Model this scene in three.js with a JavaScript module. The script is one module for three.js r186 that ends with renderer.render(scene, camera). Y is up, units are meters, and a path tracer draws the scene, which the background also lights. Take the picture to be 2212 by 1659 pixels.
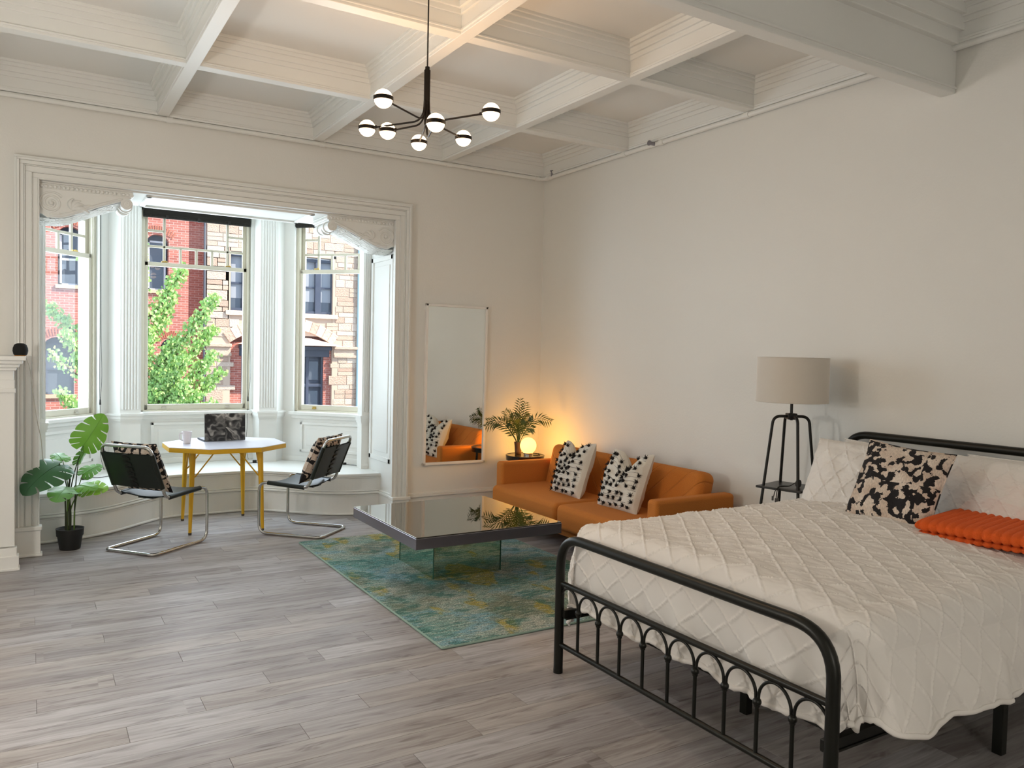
import * as THREE from 'three';
import { RoundedBoxGeometry } from 'three/addons/geometries/RoundedBoxGeometry.js';
import { mergeGeometries, mergeVertices } from 'three/addons/utils/BufferGeometryUtils.js';
import { RectAreaLightUniformsLib } from 'three/addons/lights/RectAreaLightUniformsLib.js';
import { createNoise2D, createNoise3D } from 'simplex-noise';

// ---------------------------------------------------------------- camera, sky, sun, daylight, exposure
const scene = new THREE.Scene();
const camera = new THREE.PerspectiveCamera(2 * Math.atan(829.5 / 1713.87) * 180 / Math.PI, 2212 / 1659, 0.05, 200);
camera.position.set(-4.551, 1.59, 6.917);
camera.quaternion.setFromRotationMatrix(new THREE.Matrix4().makeBasis(
  new THREE.Vector3(0.854388, 0.02234, 0.519155), new THREE.Vector3(0.000718, 0.999024, -0.044172), new THREE.Vector3(-0.519635, 0.038113, 0.853538)));
const renderer = new THREE.WebGLRenderer({ antialias: true });
renderer.toneMapping = THREE.LinearToneMapping;
renderer.toneMappingExposure = 1.3;
renderer.shadowMap.enabled = true;
RectAreaLightUniformsLib.init();
scene.background = new THREE.Color(0.62, 0.78, 1.0);
scene.backgroundIntensity = 1.5;
const sun = new THREE.DirectionalLight(0xfff4e6, 7.6);
sun.position.set(-2 + 0.60 * 40, 0.70 * 40, -9 + 0.40 * 40);
sun.target.position.set(-2, 0, -9);
sun.shadow.camera.left = sun.shadow.camera.bottom = -22; sun.shadow.camera.right = sun.shadow.camera.top = 22;
sun.shadow.camera.far = 90; sun.shadow.mapSize.set(2048, 2048);
scene.add(sun, sun.target);
// daylight entering by the three bay windows (x, z of window centre, direction it shines)
const DAY = new THREE.Color(0.77, 0.90, 1.0);
for (const [x, z, dx, dz] of [[-3.0715, -1.98, 0, 1], [-1.60, -1.26, -0.7071, 0.7071], [-4.543, -1.26, 0.7071, 0.7071]]) {
  const l = new THREE.RectAreaLight(DAY, 4.5, 1.02, 1.95);
  l.position.set(x, 1.95, z); l.lookAt(x + dx, 1.95 - 0.0, z + dz); l.name = 'bay_daylight';
  scene.add(l);
}

// ---------------------------------------------------------------- helpers
const V3 = (x, y, z) => new THREE.Vector3(x, y, z);
function rng(seed) { let s = seed >>> 0; return () => { s = (s + 0x6d2b79f5) | 0; let t = Math.imul(s ^ (s >>> 15), 1 | s); t = (t + Math.imul(t ^ (t >>> 7), 61 | t)) ^ t; return ((t ^ (t >>> 14)) >>> 0) / 4294967296; }; }
const R0 = rng(11), n2 = createNoise2D(rng(5)), n3 = createNoise3D(rng(6));
const fbm = (x, y, o = 4) => { let a = 0, k = 0.5; for (let i = 0; i < o; i++) { a += k * n2(x, y); x *= 2.03; y *= 2.03; k *= 0.5; } return a; };
const clamp = THREE.MathUtils.clamp, lerp = THREE.MathUtils.lerp, sstep = THREE.MathUtils.smoothstep;
const taken = {};
function numbered(n) { const k = taken[n] = (taken[n] ?? -1) + 1; return k ? n + '_' + String(k).padStart(3, '0') : n; }
const M = (o) => new THREE.MeshPhysicalMaterial({ roughness: 0.6, ...o });
const STD = (o) => new THREE.MeshStandardMaterial({ roughness: 0.6, ...o });
function plain(g) { const q = g.index ? g.toNonIndexed() : g; for (const k of Object.keys(q.attributes)) if (!['position', 'normal', 'uv'].includes(k)) q.deleteAttribute(k); if (!q.attributes.uv) q.setAttribute('uv', new THREE.BufferAttribute(new Float32Array(q.attributes.position.count * 2), 2)); return q; }
function merge(list) { list = [list].flat(3).filter(Boolean); return list.length === 1 ? list[0] : mergeGeometries(list.map(plain)); }
function obj(name, geos, mat, parent) { const m = new THREE.Mesh(merge(geos), mat); m.name = parent ? name : numbered(name); (parent ?? scene).add(m); return m; }
function thing(name, label, category, p = [0, 0, 0], turn = 0, group) {
  const o = new THREE.Group(); o.name = numbered(name); o.position.set(...p); o.rotation.y = turn; o.userData = { label, category };
  if (group) o.userData.group = group; scene.add(o); return o;
}
function tag(o, label, category, group) { o.userData = { label, category }; if (group) o.userData.group = group; return o; }
function struct(name, geos, mat) { const m = geos ? new THREE.Mesh(merge(geos), mat) : new THREE.Group(); m.name = name; m.userData = { kind: 'structure' }; scene.add(m); return m; }
// box from ranges
const B = (x0, x1, y0, y1, z0, z1) => new THREE.BoxGeometry(Math.abs(x1 - x0), Math.abs(y1 - y0), Math.abs(z1 - z0)).translate((x0 + x1) / 2, (y0 + y1) / 2, (z0 + z1) / 2);
const RB = (x0, x1, y0, y1, z0, z1, r = 0.006, s = 2) => new RoundedBoxGeometry(Math.abs(x1 - x0), Math.abs(y1 - y0), Math.abs(z1 - z0), s, Math.min(r, Math.abs(x1 - x0) / 2.01, Math.abs(y1 - y0) / 2.01, Math.abs(z1 - z0) / 2.01)).translate((x0 + x1) / 2, (y0 + y1) / 2, (z0 + z1) / 2);
const cyl = (r0, r1, h, x, y, z, s = 20) => new THREE.CylinderGeometry(r1, r0, h, s).translate(x, y + h / 2, z);
const sph = (r, x, y, z, a = 20, b = 14) => new THREE.SphereGeometry(r, a, b).translate(x, y, z);
class Poly extends THREE.Curve {
  constructor(p, closed) { super(); this.p = p; this.c = closed; this.l = [0]; const n = p.length + (closed ? 0 : -1); for (let i = 0; i < n; i++) this.l.push(this.l[i] + p[i].distanceTo(p[(i + 1) % p.length])); }
  getPoint(t, o = new THREE.Vector3()) { const L = this.l, s = clamp(t, 0, 1) * L[L.length - 1]; let i = 0; while (i < L.length - 2 && L[i + 1] < s) i++; return o.copy(this.p[i]).lerp(this.p[(i + 1) % this.p.length], (s - L[i]) / Math.max(1e-9, L[i + 1] - L[i])); }
}
// straight runs joined by round bends
function fillet(pts, r, closed = false, n = 6) {
  const P = pts.map((p) => (p.isVector3 ? p : V3(...p))), out = [], N = P.length;
  for (let i = 0; i < N; i++) {
    if (!closed && (i === 0 || i === N - 1)) { out.push(P[i].clone()); continue; }
    const a = P[(i + N - 1) % N], b = P[i], c = P[(i + 1) % N], u = a.clone().sub(b), v = c.clone().sub(b), lu = u.length(), lv = v.length(); u.normalize(); v.normalize();
    const ang = Math.acos(clamp(u.dot(v), -1, 1)), rr = Array.isArray(r) ? r[i] : r;
    if (ang > Math.PI - 0.02 || !rr) { out.push(b.clone()); continue; }
    const d = Math.min(rr / Math.tan(ang / 2), lu * 0.49, lv * 0.49), p0 = b.clone().addScaledVector(u, d), p2 = b.clone().addScaledVector(v, d);
    for (let k = 0; k <= n; k++) { const t = k / n; out.push(p0.clone().multiplyScalar((1 - t) * (1 - t)).addScaledVector(b, 2 * t * (1 - t)).addScaledVector(p2, t * t)); }
  }
  return out;
}
// tube through given points with a ring at each point; r may be a function of 0..1
function tube(P, r, seg = 10, closed = false, caps = true) {
  P = P.map((p) => (p.isVector3 ? p : V3(...p)));
  const N = P.length, pos = [], uv = [], idx = [], up = V3(0, 1, 0); let prev = null, len = 0;
  for (let i = 0; i < N + (closed ? 1 : 0); i++) {
    const p = P[i % N], a = P[closed ? (i + N - 1) % N : Math.max(0, i - 1)], c = P[closed ? (i + 1) % N : Math.min(N - 1, i + 1)];
    const t = c.clone().sub(a).normalize();
    let nrm = prev ? prev.clone().addScaledVector(t, -prev.dot(t)) : (Math.abs(t.y) < 0.9 ? up : V3(1, 0, 0)).clone().addScaledVector(t, -t.dot(Math.abs(t.y) < 0.9 ? up : V3(1, 0, 0)));
    if (nrm.lengthSq() < 1e-10) nrm.set(1, 0, 0); nrm.normalize(); prev = nrm;
    const bn = t.clone().cross(nrm), rr = typeof r === 'function' ? r(i / (N - 1)) : r;
    if (i) len += p.distanceTo(P[(i - 1) % N]);
    for (let k = 0; k <= seg; k++) { const f = k / seg * Math.PI * 2; pos.push(p.x + rr * (Math.cos(f) * nrm.x + Math.sin(f) * bn.x), p.y + rr * (Math.cos(f) * nrm.y + Math.sin(f) * bn.y), p.z + rr * (Math.cos(f) * nrm.z + Math.sin(f) * bn.z)); uv.push(k / seg * 6.283 * rr, len); }
  }
  const rows = N + (closed ? 1 : 0);
  for (let i = 0; i < rows - 1; i++) for (let k = 0; k < seg; k++) { const a = i * (seg + 1) + k, b = a + seg + 1; idx.push(a, a + 1, b, b, a + 1, b + 1); }
  if (!closed && caps) for (const e of [0, rows - 1]) { const c = pos.length / 3; pos.push(P[e].x, P[e].y, P[e].z); uv.push(0, 0); for (let k = 0; k < seg; k++) { const a = e * (seg + 1) + k; e ? idx.push(c, a, a + 1) : idx.push(c, a + 1, a); } }
  const g = new THREE.BufferGeometry(); g.setAttribute('position', new THREE.Float32BufferAttribute(pos, 3)); g.setAttribute('uv', new THREE.Float32BufferAttribute(uv, 2)); g.setIndex(idx); g.computeVertexNormals(); return g;
}
const rod = (a, b, r, seg = 8) => tube([a, b], r, seg);
const smooth = (pts, n) => new THREE.CatmullRomCurve3(pts.map((p) => (p.isVector3 ? p : V3(...p)))).getPoints(n);
// grid surface from f(u,v) -> [x,y,z] (u,v in 0..1)
function grid(nu, nv, f, uvf) {
  const pos = new Float32Array((nu + 1) * (nv + 1) * 3), uv = new Float32Array((nu + 1) * (nv + 1) * 2), idx = [];
  let k = 0; for (let j = 0; j <= nv; j++) for (let i = 0; i <= nu; i++, k++) { const p = f(i / nu, j / nv); pos.set(p, k * 3); uv.set(uvf ? uvf(i / nu, j / nv, p) : [i / nu, j / nv], k * 2); }
  for (let j = 0; j < nv; j++) for (let i = 0; i < nu; i++) { const a = j * (nu + 1) + i, b = a + nu + 1; idx.push(a, a + 1, b, b, a + 1, b + 1); }
  const g = new THREE.BufferGeometry(); g.setAttribute('position', new THREE.BufferAttribute(pos, 3)); g.setAttribute('uv', new THREE.BufferAttribute(uv, 2)); g.setIndex(idx); g.computeVertexNormals(); return g;
}
// prism standing on y0 with outline [[x,z]...]
function prism(outline, y0, y1, bevel = 0) {
  const s = new THREE.Shape(outline.map(([x, z]) => new THREE.Vector2(x, -z)));
  const g = new THREE.ExtrudeGeometry(s, { depth: y1 - y0 - 2 * bevel, bevelEnabled: bevel > 0, bevelSize: bevel, bevelThickness: bevel, bevelOffset: -bevel, bevelSegments: 2, curveSegments: 12 });
  return g.translate(0, 0, bevel).rotateX(-Math.PI / 2).translate(0, y0, 0);
}
// uv in metres by the way each face points
function metric(g, k = 1, off = [0, 0]) {
  const q = plain(g), p = q.attributes.position, n = q.attributes.normal, uv = q.attributes.uv;
  for (let i = 0; i < p.count; i++) {
    const ax = Math.abs(n.getX(i)), ay = Math.abs(n.getY(i)), az = Math.abs(n.getZ(i));
    const [a, b] = ay >= ax && ay >= az ? [p.getX(i), p.getZ(i)] : ax > az ? [p.getZ(i), p.getY(i)] : [p.getX(i), p.getY(i)];
    uv.setXY(i, a * k + off[0], b * k + off[1]);
  }
  return q;
}
// computed texture: f(x,y in 0..1) -> [r,g,b] 0..255
function tex(w, h, f, srgb = true, repeat) {
  const d = new Uint8Array(w * h * 4);
  for (let j = 0, k = 0; j < h; j++) for (let i = 0; i < w; i++, k += 4) { const c = f(i / w, j / h, i, j); if (typeof c === 'number') d[k] = d[k + 1] = d[k + 2] = clamp(c, 0, 1) * 255; else { d[k] = clamp(c[0], 0, 255); d[k + 1] = clamp(c[1], 0, 255); d[k + 2] = clamp(c[2], 0, 255); } d[k + 3] = 255; }
  const t = new THREE.DataTexture(d, w, h); t.wrapS = t.wrapT = THREE.RepeatWrapping; t.magFilter = THREE.LinearFilter; t.minFilter = THREE.LinearMipmapLinearFilter; t.generateMipmaps = true;
  if (srgb) t.colorSpace = THREE.SRGBColorSpace; if (repeat) t.repeat.set(...repeat); t.needsUpdate = true; return t;
}
const mix3 = (a, b, t) => [a[0] + (b[0] - a[0]) * t, a[1] + (b[1] - a[1]) * t, a[2] + (b[2] - a[2]) * t];

// ---------------------------------------------------------------- shared materials
const wallBump = tex(256, 256, (x, y) => 0.5 + 0.25 * n2(x * 40, y * 40) + 0.25 * n2(x * 90, y * 90), false);
const mat = {
  wall: STD({ color: 0xe6e5df, roughness: 0.62, bumpMap: wallBump, bumpScale: 0.0006 }),
  ceil: STD({ color: 0xe9e9e5, roughness: 0.7 }),
  trim: STD({ color: 0xe8e9e5, roughness: 0.38 }),
  sash: STD({ color: 0xcdc8b6, roughness: 0.42 }),
  glass: M({ color: 0xffffff, transmission: 1, roughness: 0, thickness: 0, ior: 1.45 }),
  blackMetal: STD({ color: 0x15140f, roughness: 0.42, metalness: 0.3 }),
  bedMetal: STD({ color: 0x14150f, roughness: 0.36, metalness: 0.35 }),
  chrome: STD({ color: 0xc9c9c6, roughness: 0.12, metalness: 1 }),
  steel: STD({ color: 0x9a98a0, roughness: 0.28, metalness: 1 }),
  leather: STD({ color: 0x111a15, roughness: 0.42 }),
  brass: STD({ color: 0xb79c5a, roughness: 0.3, metalness: 0.9 }),
  cord: STD({ color: 0x17150f, roughness: 0.6 }),
  cordWhite: STD({ color: 0xb9b4a6, roughness: 0.6 }),
};
// ================================================================ SETTING
// ---- floor: slab and vinyl planks laid along x
const woodTex = tex(1024, 1024, (x, y) => {
  const X = x * 3.2, Y = y * 1.6;                       // metres
  const warp = 0.03 * fbm(X * 1.1, Y * 5, 3);
  const band = fbm(X * 0.55 + 7, (Y + warp) * 9, 4), grain = fbm(X * 2.2, (Y + warp) * 55, 3), fine = n2(X * 10, Y * 170), knot = sstep(fbm(X * 1.9 + 31, Y * 11 + 3, 3), 0.18, 0.5);
  const cath = Math.abs(Math.sin((Y + 0.06 * n2(X * 1.3, Y * 6)) * 190)) * knot;
  const t = clamp(0.42 - band * 0.42 - grain * 0.27 - fine * 0.06 + cath * 0.34 + knot * 0.16, 0, 1);
  return mix3([193, 192, 194], [130, 124, 123], t);
});
const woodBump = tex(512, 512, (x, y) => 0.5 + 0.5 * fbm(x * 9, y * 110, 3), false);
const plankMats = [0xffffff, 0xf0eeec, 0xe6e2df, 0xf8f4ee].map((c) => M({ map: woodTex, color: c, roughness: 0.46, bumpMap: woodBump, bumpScale: 0.0004, specularIntensity: 0.7 }));
const floor = struct('floor', [B(-6.45, 0.25, -0.16, -0.006, -2.3, 9.6)], STD({ color: 0x6a625a, roughness: 0.9 }));
{
  const L = 1.27, W = 0.1555, G = 0.0010, geos = [];
  for (let k = 0; k < 14; k++) {
    const g = metric(new RoundedBoxGeometry(L - G, 0.008, W - G, 1, 0.0012).translate(0, -0.004, 0), 1 / 3.2, [0, 0]);
    const uv = g.attributes.uv; const ox = R0() * 3, oy = k * 0.171 + R0() * 0.05; for (let i = 0; i < uv.count; i++) uv.setXY(i, uv.getX(i) + ox, uv.getY(i) * 2 + oy);
    geos.push(g);
  }
  const rest = []; let n = 0;
  for (let row = -23; row < 46; row++) {
    const z = 2.544 + (row + 0.5) * W, shift = ((-3.89 - 0.3175 * row) % L);
    for (let j = -6; j < 7; j++) {
      const x0 = shift + j * L, a = Math.max(x0, -6.2), b = Math.min(x0 + L, 0);
      if (b - a < 0.03) continue;
      const g = geos[Math.floor(R0() * 14)], m = plankMats[Math.floor(R0() * 4)];
      const seen = z < 5.7 && z > -1.0 && b > -5.0 && x0 < 0.1;
      if (!seen) { const q = g.clone(); q.scale((b - a) / L, 1, 1).translate((a + b) / 2, 0, z); rest.push(q); continue; }
      const p = new THREE.Mesh(g, m); p.name = 'plank'; p.position.set((a + b) / 2, 0, z); p.scale.x = (b - a) / L; floor.add(p); n++;
    }
  }
  const r = obj('plank_field', rest, plankMats[1], floor); r.userData.kind = 'stuff';
}
// ---- walls
const WX0 = -6.2, H = 3.62;
struct('wall_right', [metric(B(0, 0.25, 0, 3.9, -0.66, 9.6))], mat.wall);
struct('wall_left', [metric(B(WX0 - 0.25, WX0, 0, 3.9, -0.66, 9.6))], mat.wall);
struct('wall_rear', [metric(B(WX0 - 0.25, 0.25, 0, 3.9, 9.3, 9.6))], mat.wall);
const XL = -4.487, XR = -1.656, XC = (XL + XR) / 2, JL = XL - 0.04, JR = XR + 0.04, OH = 2.80;
struct('wall_back_left', [metric(B(WX0, JL, 0, 3.9, -0.66, 0))], mat.wall);
struct('wall_back_right', [metric(B(JR, 0, 0, 3.9, -0.66, 0))], mat.wall);
struct('wall_back_upper', [metric(B(JL, JR, OH, 3.9, -0.65, 0))], mat.wall);
// ---- ceiling: slab, panels, coffer beams
const ceiling = struct('ceiling', [B(WX0 - 0.25, 0.25, H + 0.02, 3.9, -0.66, 9.6)], mat.ceil);
{
  const bx = [-4.89, -3.648, -2.402, -1.161], bz = [1.351, 2.766, 5.6, 7.05, 8.45], y0 = 3.405;
  const prof = (w) => [[w / 2, y0, H + 0.03], [w / 2 + 0.007, y0 + 0.016, y0 + 0.032], [w / 2 + 0.014, y0 + 0.105, H + 0.03], [w / 2 + 0.030, y0 + 0.135, H + 0.03], [w / 2 + 0.048, y0 + 0.172, H + 0.03], [w / 2 + 0.064, y0 + 0.196, H + 0.03]];
  for (const x of bx) obj('beam', prof(0.083).map(([h, a, b]) => RB(x - h, x + h, a, b, 0, 9.3, 0.004, 1)), mat.trim, ceiling);
  for (const z of bz) obj('cross_beam', prof(0.09).map(([h, a, b]) => RB(WX0, 0, a + 0.0012, b - 0.001, z - h, z + h, 0.004, 1)), mat.trim, ceiling);
  // deep header across the room
  obj('header_beam', [RB(WX0, 0, 3.14, H + 0.03, 4.185, 4.272, 0.006), RB(WX0, 0, 3.40, H, 4.15, 4.31, 0.006), RB(WX0, 0, 3.47, H, 4.125, 4.335, 0.004), RB(WX0, 0, 3.55, H, 4.10, 4.36, 0.004), RB(WX0, 0, 3.165, 3.178, 4.176, 4.281, 0.003)], mat.trim, ceiling);
  // friezes round the walls
  const half = (s, f) => prof(0.09).map(([h, a, b]) => f(h, a, b));
  obj('frieze', half(0, (h, a, b) => RB(WX0, 0, a, b, -0.02, h, 0.004, 1)), mat.trim, ceiling);
  obj('frieze', half(0, (h, a, b) => RB(-h, 0.02, a, b, 0, 9.3, 0.004, 1)), mat.trim, ceiling);
  obj('frieze', half(0, (h, a, b) => RB(WX0 - 0.02, WX0 + h, a, b, 0, 9.3, 0.004, 1)), mat.trim, ceiling);
  const xs = [WX0, ...bx, 0], zs = [0, 1.351, 2.766, 4.23, 5.6, 7.05, 8.45, 9.3];
  for (let i = 0; i < xs.length - 1; i++) for (let j = 0; j < zs.length - 1; j++) obj('ceiling_panel', [metric(B(xs[i], xs[i + 1], H, H + 0.02, zs[j], zs[j + 1]))], mat.ceil, ceiling);
}
// ---- baseboards
const bb = (f) => [f(0, 0.2, 0.022), f(0.2, 0.222, 0.034), f(0.222, 0.238, 0.022), f(0, 0.018, 0.034)];
struct('baseboard_back', [bb((a, b, d) => RB(-1.491, 0, a, b, -0.01, d, 0.004)), bb((a, b, d) => RB(WX0, -4.64, a, b, -0.01, d, 0.004))], mat.trim);
struct('baseboard_right', bb((a, b, d) => RB(-d, 0.01, a, b, 0, 9.3, 0.004)), mat.trim);
struct('baseboard_left', bb((a, b, d) => RB(WX0 - 0.01, WX0 + d, a, b, 0, 9.3, 0.004)), mat.trim);
// ---- moulded casing round the bay opening
{
  const steps = [[0, 0.018, 0.060], [0.018, 0.034, 0.074], [0.034, 0.062, 0.052], [0.062, 0.066, 0.046], [0.066, 0.072, 0.054], [0.072, 0.114, 0.040], [0.114, 0.120, 0.048], [0.120, 0.156, 0.034], [0.156, 0.166, 0.040]], w = 0.159, g = [];
  for (const [a, b, d] of steps) {
    const k = w / 0.166, o = a * k, e = b * k;
    g.push(RB(XL - w + o, XL - w + e, 0.2, 2.959 - e, -0.01, d, 0.003, 1), RB(XR + w - e, XR + w - o, 0.2, 2.959 - e, -0.01, d, 0.003, 1), RB(XL - w + o, XR + w - o, 2.959 - e, 2.959 - o, -0.01, d, 0.003, 1));
  }
  for (const [a, b] of [[XL - w - 0.004, XL + 0.006], [XR - 0.006, XR + w + 0.004]]) g.push(RB(a, b, 0, 0.2, -0.01, 0.075, 0.005), RB(a - 0.004, b + 0.012, 0.0, 0.02, -0.01, 0.09, 0.005), RB(a - 0.006, b + 0.01, 0.195, 0.225, -0.01, 0.088, 0.006));
  struct('trim_1', g, mat.trim);
}
// ---- jamb panels and soffit panel of the opening
{
  const g = [];
  for (const s of [-1, 1]) {
    const x = s < 0 ? JL : JR, q = (a, b, y0, y1, t) => RB(x - s * t, x + s * 0.01, y0, y1, a, b, 0.003, 1);
    g.push(q(-0.64, -0.01, 0.2, OH, 0.012));                                       // lining
    for (const [a, b, y0, y1] of [[-0.60, -0.555, 0.52, 2.5], [-0.105, -0.06, 0.52, 2.5], [-0.60, -0.06, 0.52, 0.565], [-0.60, -0.06, 2.455, 2.5]]) g.push(q(a, b, y0, y1, 0.026));
    g.push(q(-0.51, -0.15, 0.61, 2.41, 0.020));
    bb((a, b, d) => g.push(RB(x - s * d, x + s * 0.01, a, b, -0.33, 0.0, 0.004)));
  }
  g.push(RB(JL, JR, OH - 0.012, OH + 0.01, -0.64, -0.01, 0.003, 1));
  for (const [x0, x1, a, b] of [[-3.75, -2.39, -0.60, -0.56], [-3.75, -2.39, -0.09, -0.05], [-3.75, -3.71, -0.60, -0.05], [-2.43, -2.39, -0.60, -0.05]]) g.push(RB(x0, x1, OH - 0.028, OH, a, b, 0.004, 1));
  struct('trim_2', g, mat.trim);
}
// ---- the bay: posts with reeded pilasters, recessed wall under and over each window
const mx = (x) => 2 * XC - x;                                                      // mirror about the middle of the bay
const CZ = -1.75, SILL = 0.915, HEAD = 2.965;
const WIN = [                                                                       // window centre on the inner wall plane and turn
  { p: [XC, CZ], a: 0 }, { p: [-1.78, -1.115], a: -Math.PI / 4 }, { p: [mx(-1.78), -1.115], a: Math.PI / 4 }];
const bay = struct('wall_bay');
{
  const capital = (outline, y) => [[0.012, y, y + 0.02], [0.024, y + 0.02, y + 0.05], [0.034, y + 0.05, y + 0.072]];
  const grow = (pts, d) => { const c = pts.reduce((a, q) => [a[0] + q[0] / pts.length, a[1] + q[1] / pts.length], [0, 0]); return pts.map(([x, z]) => { const l = Math.hypot(x - c[0], z - c[1]); return [x + (x - c[0]) / l * d * 1.3, z + (z - c[1]) / l * d * 1.3]; }); };
  for (const s of [1, -1]) {
    const f = (pts) => (s > 0 ? pts : pts.map(([x, z]) => [mx(x), z]).reverse());
    const post = [[-2.51, -1.48], [-2.33, -1.48], [-2.14, -1.67], [-2.14, -2.0], [-2.51, -2.0]];
    const jamb = [[-1.705, -0.64], [JR + 0.01, -0.64], [JR + 0.01, -0.76], [-1.705, -0.76]];
    const pp = obj('post', [prism(f(post), 0.38, 3.1), ...capital().length ? [[0.012, 0.86, 0.88], [0.022, 0.88, 0.915], [0.034, 0.915, 0.935]].map(([d, a, b]) => prism(f(grow(post, d)), a, b)) : []], mat.trim, bay);
    for (let k = 0; k < 6; k++) { const x = -2.487 + k * 0.0265, X = s > 0 ? x : mx(x); obj('reed', [RB(X - 0.008, X + 0.008, 0.97, 2.92, -1.49, -1.471, 0.006)], mat.trim, pp); }
    const jp = obj('post', [prism(f(jamb), 0.38, 3.1), ...[[0.010, 0.86, 0.88], [0.018, 0.88, 0.915], [0.026, 0.915, 0.935]].map(([d, a, b]) => prism(f(grow(jamb, d)), a, b))], mat.trim, bay);
    for (let k = 0; k < 3; k++) { const x = -1.690 + k * 0.024, X = s > 0 ? x : mx(x); obj('reed', [RB(X - 0.006, X + 0.006, 0.97, 2.92, -0.65, -0.632, 0.005)], mat.trim, jp); }
    // side blocks behind the jambs
    obj('bay_return', [prism(f([[JR, -0.60], [-0.9, -0.60], [-0.9, -1.0], [-1.30, -0.72], [JR, -0.72]]), 0, 3.1)], mat.trim, bay);
  }
  for (const [i, w] of WIN.entries()) {
    const g = [], HW = i ? 0.66 : 0.62, T = 0.24;
    g.push(B(-HW, HW, 0, SILL, -T, 0), B(-HW, HW, HEAD, 3.1, -T, 0), B(-HW, -0.53, SILL, HEAD, -T, 0), B(0.53, HW, SILL, HEAD, -T, 0));
    g.push(RB(-0.56, 0.56, SILL - 0.022, SILL + 0.012, -0.06, 0.05, 0.006), RB(-0.54, 0.54, SILL - 0.06, SILL - 0.022, -0.02, 0.022, 0.004));
    for (const [a, b, c, d] of [[-0.44, 0.44, 0.50, 0.53], [-0.44, 0.44, 0.79, 0.82], [-0.44, -0.41, 0.50, 0.82], [0.41, 0.44, 0.50, 0.82]]) g.push(RB(a, b, c, d, -0.01, 0.016, 0.005));
    g.push(RB(-HW + 0.005, HW - 0.005, 0.40, 0.455, -0.01, 0.014, 0.004), RB(-0.37, 0.37, 0.57, 0.75, -0.01, 0.006, 0.004));
    const m = obj('window_wall', g, mat.trim, bay); m.position.set(w.p[0], 0, w.p[1]); m.rotation.y = w.a;
  }
  obj('bay_ceiling', [prism([[-4.95, -0.60], [-1.19, -0.60], [-1.19, -1.0], [-2.2, -2.1], [mx(-2.2), -2.1], [-4.95, -1.0]], 3.05, 3.25)], mat.trim, bay);
  obj('bay_floor', [prism([[-4.95, -0.60], [-1.19, -0.60], [-1.19, -1.0], [-2.2, -2.1], [mx(-2.2), -2.1], [-4.95, -1.0]], -0.16, -0.01)], mat.trim, bay);
}
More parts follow.
